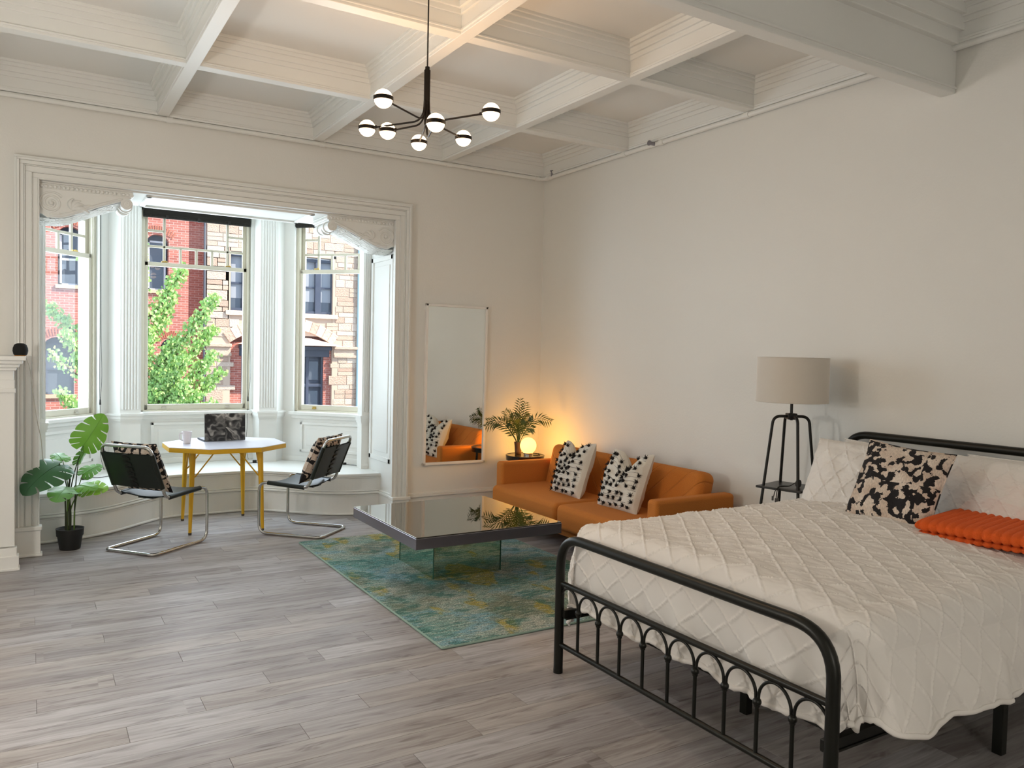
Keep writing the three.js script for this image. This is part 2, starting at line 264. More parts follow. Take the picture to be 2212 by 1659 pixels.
// ---- windows: double-hung sashes, small lights round the upper one
const PANE = new THREE.PlaneGeometry(1, 1);
WIN.forEach((w, i) => {
  const win = struct('window_' + (i + 1)); win.position.set(w.p[0], 0, w.p[1]); win.rotation.y = w.a;
  const W = 0.53, zl = -0.075, zu = -0.115, mid = 2.432;
  const fr = obj('window_frame', [RB(-W, -W + 0.03, SILL, HEAD, -0.16, -0.035, 0.004), RB(W - 0.03, W, SILL, HEAD, -0.16, -0.035, 0.004), RB(-W, W, HEAD - 0.03, HEAD, -0.16, -0.035, 0.004), RB(-W, W, SILL - 0.0, SILL + 0.026, -0.17, -0.035, 0.004), B(-W + 0.028, -W + 0.036, SILL, HEAD, -0.06, -0.048), B(W - 0.036, W - 0.028, SILL, HEAD, -0.06, -0.048)], mat.sash, win);
  const x0 = -W + 0.032, x1 = W - 0.032, st = 0.036;
  const pane = (parent, a, b, c, d, z) => { const m = new THREE.Mesh(PANE, mat.glass); m.name = 'pane'; m.position.set((a + b) / 2, (c + d) / 2, z); m.scale.set(b - a, d - c, 1); parent.add(m); };
  const lo = obj('lower_sash', [RB(x0, x0 + st, SILL + 0.026, mid, zl - 0.018, zl + 0.018, 0.004), RB(x1 - st, x1, SILL + 0.026, mid, zl - 0.018, zl + 0.018, 0.004), RB(x0, x1, SILL + 0.026, SILL + 0.082, zl - 0.018, zl + 0.018, 0.004), RB(x0, x1, mid - 0.042, mid, zl - 0.018, zl + 0.018, 0.004)], mat.sash, win);
  pane(lo, x0 + st, x1 - st, SILL + 0.082, mid - 0.042, zl);
  for (const x of [-0.31, 0.31]) { obj('sash_lift', [RB(x - 0.022, x + 0.022, SILL + 0.04, SILL + 0.052, zl + 0.016, zl + 0.034, 0.003), RB(x - 0.022, x + 0.022, SILL + 0.05, SILL + 0.066, zl + 0.016, zl + 0.022, 0.002)], i === 1 ? mat.brass : mat.cordWhite, lo); obj('sash_lock', [RB(x - 0.03, x + 0.03, mid, mid + 0.014, zl - 0.012, zl + 0.012, 0.004), cyl(0.008, 0.008, 0.02, x + 0.01, mid, zl, 10)], mat.brass, lo); }
  const u0 = x0 + st, u1 = x1 - st, top = HEAD - 0.03, gb = mid + 0.004, gt = top - 0.03, cw = (u1 - u0) / 6, rh = (gt - gb) / 3, b = 0.0125;
  const bars = [RB(x0, u0, mid - 0.03, top, zu - 0.016, zu + 0.016, 0.004), RB(u1, x1, mid - 0.03, top, zu - 0.016, zu + 0.016, 0.004), RB(x0, x1, mid - 0.035, gb, zu - 0.016, zu + 0.016, 0.004), RB(x0, x1, gt, top, zu - 0.016, zu + 0.016, 0.004)];
  const vb = (k, a, c) => RB(u0 + k * cw - b, u0 + k * cw + b, a, c, zu - 0.012, zu + 0.012, 0.004, 1), hb = (a, c, r) => RB(a, c, gb + r * rh - b, gb + r * rh + b, zu - 0.012, zu + 0.012, 0.004, 1);
  bars.push(vb(1, gb, gt), vb(5, gb, gt), vb(2, gb, gb + rh), vb(3, gb, gb + rh), vb(4, gb, gb + rh), hb(u0, u1, 1), hb(u0, u0 + cw, 2), hb(u1 - cw, u1, 2));
  const up = obj('upper_sash', bars, mat.sash, win);
  for (let k = 0; k < 6; k++) pane(up, u0 + k * cw, u0 + (k + 1) * cw, gb, gb + rh, zu);
  for (const k of [0, 5]) for (const r of [1, 2]) pane(up, u0 + k * cw, u0 + (k + 1) * cw, gb + r * rh, gb + (r + 1) * rh, zu);
  pane(up, u0 + cw, u0 + 5 * cw, gb + rh, gt, zu);
});
// rolled-up blinds under the window heads, with cords
const blindMat = STD({ color: 0x2b2823, roughness: 0.9, map: tex(64, 128, (x, y) => { const t = 0.75 + 0.25 * n2(x * 3, y * 40); return [255 * t, 250 * t, 240 * t]; }) });
WIN.forEach((w, i) => {
  const t = thing('roller_blind', ['dark woven blind rolled up above the middle bay window', 'dark woven blind rolled up above the bay window nearest the mirror', 'dark woven blind rolled up above the bay window by the potted plant'][i], 'blind', [w.p[0], 0, w.p[1]], w.a, 'rolled-up blinds in the bay');
  const y = HEAD - 0.045;
  obj('blind_roll', [RB(-0.515, 0.515, y - 0.035, y + 0.04, -0.03, 0.03, 0.014, 3), cyl(0.026, 0.026, 1.03, 0, -0.515, 0, 16).rotateZ(Math.PI / 2).translate(0, y - 0.03, 0)], blindMat, t);
  for (const x of [-0.3, 0, 0.3]) obj('blind_clip', [RB(x - 0.012, x + 0.012, y - 0.062, y - 0.02, 0.01, 0.034, 0.004)], mat.cord, t);
  const cx = i === 1 ? -0.50 : 0.50, c = [[cx, y, 0.03], [cx + 0.004, 1.9, 0.032], [cx - 0.004, 1.25, 0.034], [cx, 1.06, 0.034]];
  if (i !== 1) { obj('pull_cord', [tube(smooth(c, 16), 0.0024, 6)], mat.cord, t); obj('pull_cord', [tube(smooth([[cx + 0.012, y, 0.03], [cx + 0.018, 1.7, 0.03], [cx + 0.022, 1.25, 0.034], [cx, 1.06, 0.036]], 16), 0.0018, 6)], mat.cord, t); obj('pull_cord', [tube(smooth([[cx, 1.03, 0.036], [cx - 0.006, 0.8, 0.05], [cx - 0.02, 0.55, 0.06], [cx + 0.0, 0.412, 0.08]], 12), 0.0018, 6)], mat.cord, t); obj('cord_tassel', [cyl(0.009, 0.006, 0.05, cx, 1.025, 0.036, 10)], mat.cord, t); }
});
// ---- built-in window seat with a curved front
const halfFront = [[0, -0.97], [0.34, -0.965], [0.48, -0.90], [0.62, -0.77], [0.76, -0.63], [0.90, -0.50], [1.05, -0.41], [1.22, -0.352], [1.455, -0.325]];
const frontLine = (d) => { const r = smooth(halfFront.map(([u, z]) => [u, 0, z]), 40).map((q) => [q.x, q.z]); const L = [...r.slice(1).reverse().map(([u, z]) => [XC - u, z]), ...r.map(([u, z]) => [XC + u, z])];
  return L.map(([x, z], i) => { const a = L[Math.max(0, i - 1)], b = L[Math.min(L.length - 1, i + 1)], l = Math.hypot(b[0] - a[0], b[1] - a[1]); return [x - (b[1] - a[1]) / l * d, z + (b[0] - a[0]) / l * d]; }); };
{
  const t = thing('window_seat', 'long white painted window seat with a curved moulded front filling the bay', 'window seat');
  const back = [[JR + 0.02, -0.33], [JR + 0.02, -0.69], [-1.32, -0.69], [-2.02, -1.40], [-2.12, -1.68], [-2.47, -1.76], [mx(-2.47), -1.76], [mx(-2.12), -1.68], [mx(-2.02), -1.40], [mx(-1.32), -0.69], [JL - 0.02, -0.69], [JL - 0.02, -0.33]];
  obj('seat_top', [prism([...frontLine(0.016), ...back], 0.372, 0.40, 0.007)], mat.trim, t);
  obj('seat_front', [prism([...frontLine(0), ...back], 0, 0.372)], mat.trim, t);
  const tr = (d, y, r) => tube(frontLine(d).map(([x, z]) => V3(x, y, z)), r, 8);
  obj('moulding', [tr(0.004, 0.212, 0.012), tr(0.003, 0.232, 0.007), tr(0.002, 0.192, 0.006)], mat.trim, t);
  obj('shoe_moulding', [tr(0.006, 0.012, 0.012)], mat.trim, t);
  obj('under_bead', [tr(0.002, 0.362, 0.008)], mat.trim, t);
}
// ---- carved corbels at the corners of the opening
{
  const carve = tex(256, 256, (x, y) => 0.5 + 0.5 * n2(x * 9, y * 26) * (0.6 + 0.4 * n2(x * 30, y * 30)), false);
  const carved = STD({ color: 0xdcdbd3, roughness: 0.4, bumpMap: carve, bumpScale: 0.012 });
  for (const s of [1, -1]) {
    const t = thing('corbel', s > 0 ? 'carved white scroll corbel above the monstera end of the bay opening' : 'carved white scroll corbel above the chair with its back to the mirror', 'corbel', [s > 0 ? JL : JR, OH, 0]);
    const X = (x) => s * x, Y = (y) => y;   // local: x from jamb outward, y below the soffit
    const low = smooth([[0, -0.262, 0], [0.05, -0.262, 0], [0.115, -0.262, 0], [0.20, -0.252, 0], [0.32, -0.203, 0], [0.44, -0.148, 0], [0.53, -0.112, 0], [0.60, -0.085, 0]], 30).map((q) => [q.x, q.y]);
    low[0][1] = -0.235; const sh = new THREE.Shape(); sh.moveTo(X(0), -0.05); sh.lineTo(X(0), -0.235); sh.quadraticCurveTo(X(0.05), -0.232, X(0.07), -0.25);
    for (const [x, y] of low.filter((q) => q[0] > 0.09)) sh.lineTo(X(x), y); sh.lineTo(X(0.63), -0.05); sh.closePath();
    obj('bracket', [new THREE.ExtrudeGeometry(sh, { depth: 0.40, bevelEnabled: true, bevelSize: 0.004, bevelThickness: 0.006, bevelSegments: 2 }).translate(0, 0, -0.425)], mat.trim, t);
    obj('cornice', [RB(X(0), X(0.675), -0.052, -0.012, -0.44, -0.012, 0.006), RB(X(0), X(0.66), -0.066, -0.05, -0.435, -0.018, 0.005)], mat.trim, t);
    for (let k = 0; k < 22; k++) obj('egg', [sph(0.0135, X(0.025 + k * 0.029), -0.036, -0.012, 10, 8)], mat.trim, t);
    for (let k = 0; k < 14; k++) obj('egg', [sph(0.0135, X(0.668), -0.036, -0.035 - k * 0.029, 10, 8)], mat.trim, t);
    obj('scroll', [cyl(0.043, 0.043, 0.42, 0, 0, 0, 24).rotateX(-Math.PI / 2).translate(X(0.628), -0.108, -0.012), cyl(0.052, 0.052, 0.03, 0, 0, 0, 24).rotateX(-Math.PI / 2).translate(X(0.628), -0.108, -0.12), cyl(0.052, 0.052, 0.03, 0, 0, 0, 24).rotateX(-Math.PI / 2).translate(X(0.628), -0.108, -0.30), cyl(0.049, 0.049, 0.05, 0, 0, 0, 24).rotateX(-Math.PI / 2).translate(X(0.622), -0.122, -0.19)], mat.trim, t);
    const spiral = (cx, cy, r0, turns, dir) => { const p = []; for (let k = 0; k <= 60; k++) { const f = k / 60, a = dir * f * turns * 6.283 + 0.6, r = r0 * (1 - f * 0.86); p.push([X(cx + r * Math.cos(a)), cy + r * Math.sin(a), -0.016]); } return tube(p.map((q) => V3(...q)), 0.0075, 6); };
    obj('volute', [spiral(0.115, -0.155, 0.085, 2.4, 1), spiral(0.628, -0.108, 0.036, 2, -1), tube([...low.filter((q) => q[0] > 0.1).map(([x, y]) => V3(X(x), y + 0.016, -0.016))], 0.009, 6), sph(0.018, X(0.115), -0.155, -0.018)], mat.trim, t);
    const lf = []; for (const [a, l] of [[1.9, 0.085], [1.35, 0.095], [0.85, 0.10], [0.35, 0.12]]) { const p = []; for (let k = 0; k <= 10; k++) { const f = k / 10, b = a - 0.5 * f * f; p.push(V3(X(0.25 + Math.cos(b) * l * f), -0.19 + Math.sin(b) * l * f, -0.017)); } lf.push(tube(p, (q) => 0.006 + 0.015 * Math.sin(Math.PI * Math.min(1, q * 1.1)), 8)); }
    lf.push(tube(smooth([[X(0.17), -0.222, -0.017], [X(0.24), -0.222, -0.017], [X(0.31), -0.185, -0.017], [X(0.37), -0.15, -0.017], [X(0.40), -0.165, -0.017]], 16), (q) => 0.004 + 0.008 * Math.sin(Math.PI * q), 8));
    obj('acanthus_leaf', lf, mat.trim, t);
    obj('carved_underside', [grid(40, 24, (u, v) => { const q = low[Math.min(30, Math.round(u * 26) + 3)], c = Math.sin(v * Math.PI); return [X(q[0]), q[1] - 0.004 - 0.03 * c - 0.008 * Math.abs(n2(u * 16, v * 9)), -0.035 - v * 0.37]; }, (u, v) => [u * 1.6, v])], carved, t);
  }
}
// ---- sprinkler pipe under the ceiling beams
{
  const t = thing('sprinkler_pipe', 'white painted pipe running along the wall tops under the coffered ceiling', 'pipe');
  const y = 3.384, pm = mat.trim;
  obj('pipe_run', [tube(fillet([[WX0, y, 0.034], [-0.034, y, 0.034], [-0.034, y, 4.2]], 0.05), 0.0195, 12)], pm, t);
  obj('pipe_run', [tube([[-0.034, y + 0.008, 4.26], [-0.034, y + 0.008, 9.3]], 0.0195, 12)], pm, t);
  for (const [x, z, ax] of [[-3.6, 0.034, 0], [-2.36, 0.034, 0], [-1.12, 0.034, 0], [-0.12, 0.034, 0], [-0.034, 0.12, 1], [-0.034, 1.33, 1], [-0.034, 1.82, 1], [-0.034, 2.74, 1]]) {
    obj('coupling', [cyl(0.0245, 0.0245, 0.05, 0, -0.025, 0, 14).rotateZ(ax ? 0 : Math.PI / 2).rotateX(ax ? Math.PI / 2 : 0).translate(x, y, z)], pm, t);
    if (z !== 0.12 && x !== -0.12) obj('hanger', [RB(x - 0.01, x + 0.01, y + 0.01, y + 0.032, z - 0.01, z + 0.01, 0.003)], mat.steel, t);
  }
  const head = (x, z, up) => obj('sprinkler_head', [cyl(0.011, 0.011, 0.05, x, y, z, 10), cyl(0.02, 0.02, 0.006, x, y + 0.055, z, 14), rod([x - 0.012, y + 0.03, z], [x - 0.004, y + 0.06, z], 0.003), rod([x + 0.012, y + 0.03, z], [x + 0.004, y + 0.06, z], 0.003)], mat.steel, t);
  head(-0.045, 0.2); const h = obj('sprinkler_head', [cyl(0.016, 0.016, 0.06, 0, 0, 0, 12).rotateZ(Math.PI / 2).translate(-0.034, y, 1.74), cyl(0.022, 0.022, 0.008, 0, 0, 0, 14).rotateZ(Math.PI / 2).translate(-0.10, y, 1.74)], mat.steel, t);
}
// ---- mantelpiece at the end of the wall
{
  const t = thing('mantelpiece', 'white wooden mantelpiece end with moulded shelf beside the bay opening', 'mantelpiece');
  const x1 = -4.645, z1 = 0.40;
  obj('body', [RB(-6.15, x1, 0, 1.42, 0, z1 - 0.02, 0.004), RB(-4.86, x1 + 0.005, 0.16, 1.33, z1 - 0.03, z1, 0.004), RB(-4.84, x1 + 0.012, 1.24, 1.27, z1 - 0.03, z1 + 0.012, 0.005)], mat.trim, t);
  obj('plinth', [RB(-4.87, x1 + 0.018, 0, 0.155, z1 - 0.06, z1 + 0.028, 0.004), RB(-4.88, x1 + 0.03, 0, 0.10, z1 - 0.06, z1 + 0.042, 0.004), RB(-4.885, x1 + 0.035, 0, 0.016, z1 - 0.06, z1 + 0.055, 0.004)], mat.trim, t);
  obj('shelf', [RB(-6.15, -4.572, 1.466, 1.498, 0, z1 + 0.075, 0.006), RB(-6.15, -4.590, 1.44, 1.468, 0, z1 + 0.055, 0.010), RB(-6.15, -4.612, 1.415, 1.442, 0, z1 + 0.035, 0.010), RB(-6.15, -4.630, 1.395, 1.418, 0, z1 + 0.018, 0.006)], mat.trim, t);
}
// ================================================================ ACROSS THE STREET
const ZF = -18;
struct('ground', [B(-40, 40, -4.6, -4.4, -19, -2.4)], STD({ color: 0x77736c, roughness: 0.95 }));
{
  const brickTex = (dark) => tex(512, 512, (x, y, i, j) => {           // 8 bricks by 24 courses = 1.76 m by 1.632 m
    const cy = y * 24, row = Math.floor(cy), fy = cy - row, cx = x * 8 + (row % 2) * 0.5, col = Math.floor(cx) % 8, fx = cx - Math.floor(cx);
    const m = fy < 0.15 || fx < 0.05, h = Math.abs(Math.sin((row * 37.7 + col * 91.3) * 12.9898) * 43758.5453) % 1, n = 0.5 + 0.5 * n2(x * 60, y * 60);
    return m ? mix3([204, 172, 162], [184, 150, 140], n) : mix3(mix3([180, 108, 94], [150, 84, 74], h), [196, 132, 116], n * 0.3);
  });
  const bt = brickTex(); bt.repeat.set(1 / 1.76, 1 / 1.632);
  const brickMat = STD({ map: bt, roughness: 0.9 });
  const navy = STD({ color: 0x3c4558, roughness: 0.5 }), whiteF = STD({ color: 0xd2d6da, roughness: 0.5 }), dglass = STD({ color: 0x5a626c, roughness: 0.12, metalness: 0.2 }), shadeMat = STD({ color: 0x9aa0a8, roughness: 0.7 }), stoneSill = STD({ color: 0xb9a88f, roughness: 0.85 });
  // brick house
  const bh = thing('brick_house', 'red brick house across the street with arched white sash windows', 'building');
  const holes = [[-1.395, 3.2, 4.62, 0.29], [-3.60, 3.2, 4.62, 0.29], [-1.06, 0.35, 1.62, 0.24], [-3.86, 0.20, 1.60, 0.36], [-5.8, 3.2, 4.62, 0.29]];
  const sh = new THREE.Shape([[-9, -4.4], [-0.56, -4.4], [-0.56, 9.5], [-9, 9.5]].map((q) => new THREE.Vector2(...q)));
  const arch = (P, [x, y0, y1, hw], g = 0) => { P.moveTo(x - hw - g, y0); P.lineTo(x + hw + g, y0); P.lineTo(x + hw + g, y1 - 0.02); P.quadraticCurveTo(x + hw * 0.7, y1 + 0.17 + g, x, y1 + 0.17 + g); P.quadraticCurveTo(x - hw * 0.7, y1 + 0.17 + g, x - hw - g, y1 - 0.02); P.closePath(); };
  for (const h of holes) { const p = new THREE.Path(); arch(p, h); sh.holes.push(p); }
  obj('wall', [metric(new THREE.ExtrudeGeometry(sh, { depth: 0.35, bevelEnabled: false, curveSegments: 10 }).translate(0, 0, ZF - 0.35)), metric(B(-0.9, -0.56, -4.4, 9.5, ZF - 1.0, ZF - 0.3))], brickMat, bh);
  obj('shade_recess', [metric(B(-0.58, -0.065, -4.4, 9.5, ZF - 1.0, ZF - 0.40))], brickMat, bh);  // brick strip shaped as a recess so that shade darkens it
  obj('downspout', [tube([[-0.11, -4.4, ZF - 0.03], [-0.11, 9, ZF - 0.03]], 0.035, 8)], STD({ color: 0x5c6068, roughness: 0.6 }), bh);
  for (const h of holes) {
    const [x, y0, y1, hw] = h, up = y0 > 2;
    const win = obj('window', [B(x - hw, x + hw, y0 - 0.02, y1 + 0.17, ZF - 0.34, ZF - 0.30)], up ? navy : navy, bh);
    const f = up ? whiteF : navy, w = hw - 0.05;
    obj('window_frame', [B(x - w, x - w + 0.05, y0, y1, ZF - 0.30, ZF - 0.22), B(x + w - 0.05, x + w, y0, y1, ZF - 0.30, ZF - 0.22), B(x - w, x + w, y0, y0 + 0.05, ZF - 0.30, ZF - 0.22), B(x - w, x + w, y1 - 0.05, y1, ZF - 0.30, ZF - 0.22), B(x - w, x + w, (y0 + y1) / 2 - 0.03, (y0 + y1) / 2 + 0.03, ZF - 0.30, ZF - 0.21)], f, win);
    for (const [a, b] of [[y0 + 0.05, (y0 + y1) / 2 - 0.03], [(y0 + y1) / 2 + 0.03, y1 - 0.05]]) obj('pane', [B(x - w + 0.05, x + w - 0.05, a, b, ZF - 0.29, ZF - 0.27)], dglass, win);
    obj('sill', [B(x - hw - 0.06, x + hw + 0.06, y0 - 0.10, y0, ZF - 0.3, ZF + 0.06)], stoneSill, bh);
    const vs = []; for (let k = 0; k < 15; k++) { const f2 = (k + 0.5) / 15 * 2 - 1, xx = x + f2 * (hw + 0.10), yy = y1 + 0.05 + 0.17 * (1 - f2 * f2); vs.push(B(-0.019, 0.019, 0, 0.2, -0.1, 0.02).rotateZ(-f2 * 0.55).translate(xx, yy, ZF)); }
    obj('brick_arch', vs, STD({ color: 0xa8654f, roughness: 0.9 }), bh);
  }
  // sandstone house: every block laid as its own piece
  const st = thing('stone_house', 'tan sandstone house across the street with navy window frames and arched entry', 'building');
  const AC = [2.2, -0.46], RI = 2.71, RO = 3.06;
  const inArch = (x, y) => Math.hypot(x - AC[0], y - AC[1]) < RO && y > 1.70;
  const opens = [[0.56, 1.60, 2.70, 4.46], [2.80, 3.88, 2.70, 4.46]];
  obj('wall', [B(-0.06, 0.63, -4.4, 9.5, ZF - 1.0, ZF - 0.009), B(3.80, 9, -4.4, 9.5, ZF - 0.4, ZF - 0.009), B(0.6, 3.9, 2.0, 2.68, ZF - 0.4, ZF - 0.03), B(0.6, 3.9, 4.5, 9.5, ZF - 0.4, ZF - 0.009), B(1.58, 2.82, 2.5, 4.6, ZF - 0.4, ZF - 0.009), B(-0.06, 0.58, 2.4, 4.6, ZF - 0.4, ZF - 0.009)], STD({ color: 0xc4ae9a, roughness: 0.95 }), st);
  const tones = ['#d0b9a4', '#c6ac98', '#dac8b5', '#c0a491', '#d3beac', '#c8b29e'], sb = tex(128, 128, (x, y) => 0.5 + 0.5 * fbm(x * 6, y * 6, 4), false);
  const stoneMats = tones.map((c) => STD({ color: c, roughness: 0.9, bumpMap: sb, bumpScale: 0.02 }));
  const shared = {}; const blockGeo = (w, h) => { const k = w.toFixed(2) + '_' + h.toFixed(2); return shared[k] ??= new RoundedBoxGeometry(Math.max(0.03, w - 0.014), Math.max(0.03, h - 0.014), 0.1, 1, 0.012); };
  const rr = rng(77); let nb = 0;
  const lay = (x0, x1, y0, y1) => {
    if (x1 - x0 < 0.11 || y1 - y0 < 0.05) return;
    const cx = (x0 + x1) / 2, cy = (y0 + y1) / 2;
    for (const q of opens) if (x0 < q[1] && x1 > q[0] && y0 < q[3] && y1 > q[2] - 0.13) { if (x0 < q[0] - 0.08) lay(x0, q[0], y0, y1); if (x1 > q[1] + 0.08) lay(q[1], x1, y0, y1); return; }
    if (inArch(cx, cy) || (cy < 1.72 && cx > 0.62 && cx < 3.86)) return;
    if ((cx < 0.70 || (cx > 3.82 && cx < 4.7)) && cy > 1.30 && cy < 1.74) return;
    const m = new THREE.Mesh(blockGeo(x1 - x0, y1 - y0), stoneMats[Math.floor(rr() * 6)]); m.name = 'stone_block'; m.position.set(cx, cy, ZF - 0.05 + 0.012 * rr()); st.add(m); nb++;
  };
  for (let y = -0.7; y < 5.75;) {
    const h = [0.15, 0.20, 0.25, 0.30][Math.floor(rr() * 4)];
    for (let x = -0.06; x < 5.2;) {
      let w = Math.round((0.22 + rr() * 0.42) * 20) / 20; const e = Math.min(5.25, x + w);
      const skip = x > 1.3 && x + w < 2.6;                               // behind the window post, never seen
      if (!skip) { if (h > 0.24 && rr() < 0.35) { lay(x, e, y, y + h / 2); lay(x, e, y + h / 2, y + h); } else lay(x, e, y, y + h); }
      x = e;
    }
    y += h;
  }
  for (let k = 0; k < 16; k++) {                                          // voussoirs
    const a0 = 0.945 + k / 16 * (Math.PI - 1.89), a1 = 0.945 + (k + 1) / 16 * (Math.PI - 1.89), am = (a0 + a1) / 2;
    const hf = (a1 - a0) / 2 - 0.003, vs = new THREE.Shape([[-hf, RI + 0.005], [-hf, RO - 0.005], [hf, RO - 0.005], [hf, RI + 0.005]].map(([a, r]) => new THREE.Vector2(Math.sin(a) * r, Math.cos(a) * r)));
    const m = new THREE.Mesh(shared['v'] ??= new THREE.ExtrudeGeometry(vs, { depth: 0.10, bevelEnabled: true, bevelSize: 0.006, bevelThickness: 0.01, bevelSegments: 1 }), stoneMats[(k * 5) % 6]); m.name = 'voussoir'; m.position.set(AC[0], AC[1], ZF - 0.07); m.rotation.z = am - Math.PI / 2; st.add(m);
  }
  for (const [a, b] of [[-0.05, 0.66], [3.84, 4.70]]) obj('impost', [RB(a, b, 1.60, 1.70, ZF - 0.2, ZF + 0.10, 0.02), RB(a, b - 0.02, 1.42, 1.60, ZF - 0.2, ZF + 0.03, 0.01), RB(a, b, 1.33, 1.42, ZF - 0.2, ZF + 0.07, 0.02)], stoneMats[0], st);
  for (const q of opens) {
    obj('sill', [RB(q[0] - 0.08, q[1] + 0.08, 2.57, 2.71, ZF - 0.2, ZF + 0.06, 0.01)], stoneMats[2], st);
    const mid = (q[0] + q[1]) / 2, w = obj('window', [B(q[0], q[1], 2.71, 4.46, ZF - 0.30, ZF - 0.26)], navy, st);
    obj('window_frame', [B(q[0], q[0] + 0.10, 2.71, 4.46, ZF - 0.26, ZF - 0.12), B(q[1] - 0.10, q[1], 2.71, 4.46, ZF - 0.26, ZF - 0.12), B(mid - 0.09, mid + 0.09, 2.71, 4.46, ZF - 0.26, ZF - 0.10), B(q[0], q[1], 4.36, 4.46, ZF - 0.26, ZF - 0.12), B(q[0], q[1], 2.71, 2.80, ZF - 0.26, ZF - 0.12), B(q[0], q[1], 3.53, 3.58, ZF - 0.26, ZF - 0.16)], navy, w);
    for (const [a, b] of [[q[0] + 0.10, mid - 0.09], [mid + 0.09, q[1] - 0.10]]) { obj('pane', [B(a, b, 3.58, 4.36, ZF - 0.25, ZF - 0.22)], shadeMat, w); obj('pane', [B(a, b, 2.80, 3.53, ZF - 0.25, ZF - 0.22)], dglass, w); obj('window_shade', [B(a, b, 3.10, 3.53, ZF - 0.22, ZF - 0.21)], shadeMat, w); }
  }
  // entry under the arch
  obj('entry_wall', [metric(B(0.58, 3.92, -4.4, 2.35, ZF - 0.6, ZF - 0.42)), metric(B(0.58, 0.98, -4.4, 1.75, ZF - 0.5, ZF - 0.12)), metric(B(3.55, 3.90, -4.4, 1.75, ZF - 0.5, ZF - 0.12))], brickMat, st);
  const dr = obj('doorway', [B(0.92, 3.62, -4.4, 1.66, ZF - 0.42, ZF - 0.36)], navy, st);
  for (const [a, b] of [[0.98, 1.10], [3.50, 3.66], [2.10, 2.30], [3.0, 3.1]]) obj('door_post', [RB(a, b, -4.4, 1.45, ZF - 0.36, ZF - 0.18, 0.02)], navy, dr);
  obj('lintel', [RB(0.92, 3.74, 1.34, 1.68, ZF - 0.36, ZF - 0.10, 0.02), RB(0.90, 3.78, 1.56, 1.68, ZF - 0.36, ZF + 0.02, 0.02), RB(0.98, 3.6, 0.38, 0.48, ZF - 0.36, ZF - 0.2, 0.01)], navy, dr);
  for (const [a, b, c, d] of [[1.2, 2.0, 0.6, 1.2], [2.4, 2.95, 0.6, 1.2], [3.12, 3.44, 0.6, 1.2], [1.2, 2.0, -1.2, 0.25], [2.4, 2.95, -1.2, 0.25], [3.12, 3.44, -1.2, 0.25]]) obj('pane', [B(a, b, c, d, ZF - 0.36, ZF - 0.33)], dglass, dr);
  const aw = new THREE.BufferGeometry(); { const f = [0.84, 3.90, 1.70, ZF + 0.75], b = [1.5, 3.05, 1.95, ZF - 0.1];
    const q = [[f[0], f[2], f[3]], [f[1], f[2], f[3]], [b[1], b[2], b[3]], [b[0], b[2], b[3]], [f[0], f[2], ZF - 0.1], [f[1], f[2], ZF - 0.1]];
    const tri = [[0, 1, 2], [0, 2, 3], [1, 5, 2], [4, 0, 3], [4, 5, 1], [4, 1, 0], [4, 3, 2], [4, 2, 5]]; aw.setAttribute('position', new THREE.Float32BufferAttribute(tri.flat().flatMap((i) => q[i]), 3)); aw.computeVertexNormals(); }
  obj('porch_roof', [aw], STD({ color: 0xd8c0b2, roughness: 0.8 }), st);
  obj('downspout', [tube([[4.64, -4.4, ZF + 0.06], [4.64, 9, ZF + 0.06]], 0.045, 8)], STD({ color: 0x9ab8c0, roughness: 0.5 }), st);
  // street tree with long leafy branches
  const tr = thing('street_tree', 'bright green leafy street tree outside the bay windows', 'tree', [-2.85, -4.4, -9.0]);
  const bark = STD({ color: 0x5a4a3a, roughness: 0.95 }), wood = [tube(smooth([[0, 0, 0], [0.05, 2, 0.05], [-0.05, 4, 0], [0.02, 6.2, 0.05], [0, 7.0, 0]], 20), (t) => 0.16 * (1 - 0.8 * t), 8)];
  // [tip x, tip y (world), start y, density]
  const tips = [[-2.08, 3.06, 1.9, 1], [-2.24, 2.50, 1.5, 0.9], [-1.60, 2.50, 0.9, 1.3], [-1.50, 1.95, 0.7, 1.3], [-1.41, 1.10, 0.2, 1], [-1.57, 1.44, 0.3, 1.2], [-1.60, 0.52, -0.3, 1.2], [-1.75, 0.15, -0.6, 1.4], [-1.9, -0.5, -1.2, 1.5], [-2.1, 0.9, -0.2, 1.5], [-2.05, 0.45, -0.7, 1.6], [-2.3, 0.1, -1, 1.6], [-2.25, 1.7, 0.6, 1.2], [-2.35, 1.15, 0.4, 1.5], [-2.42, 0.7, 0, 1.6], [-2.18, 0.55, -0.1, 1.6], [-2.30, 0.25, -0.3, 1.8], [-2.0, 0.28, -0.5, 1.7], [-1.85, 0.68, -0.2, 1.4], [-2.1, 1.35, 0.5, 1.3],
    [-3.75, 3.15, 1.9, 0.9], [-3.72, 2.62, 1.6, 0.8], [-4.30, 2.25, 1.1, 1], [-4.05, 1.75, 0.6, 1], [-4.25, 1.42, 0.5, 0.5], [-3.85, 1.35, 0.3, 1], [-4.1, 0.75, -0.4, 1.1], [-3.9, 0.45, -0.6, 1.5], [-4.15, 0.1, -0.9, 1.5], [-2.9, 3.6, 2.4, 1.2], [-3.1, 2.7, 1.6, 1.2], [-2.7, 1.9, 1.0, 1.2]];
  const leaf = new THREE.BufferGeometry(); leaf.setAttribute('position', new THREE.Float32BufferAttribute([0, 0, 0, 0.034, 0.036, 0.006, 0.0, 0.062, 0, -0.034, 0.036, 0.006], 3)); leaf.setIndex([0, 1, 2, 0, 2, 3]); leaf.computeVertexNormals(); leaf.setAttribute('uv', new THREE.Float32BufferAttribute(new Float32Array(8), 2));
  const rl = rng(21), mats = [], cols = [];
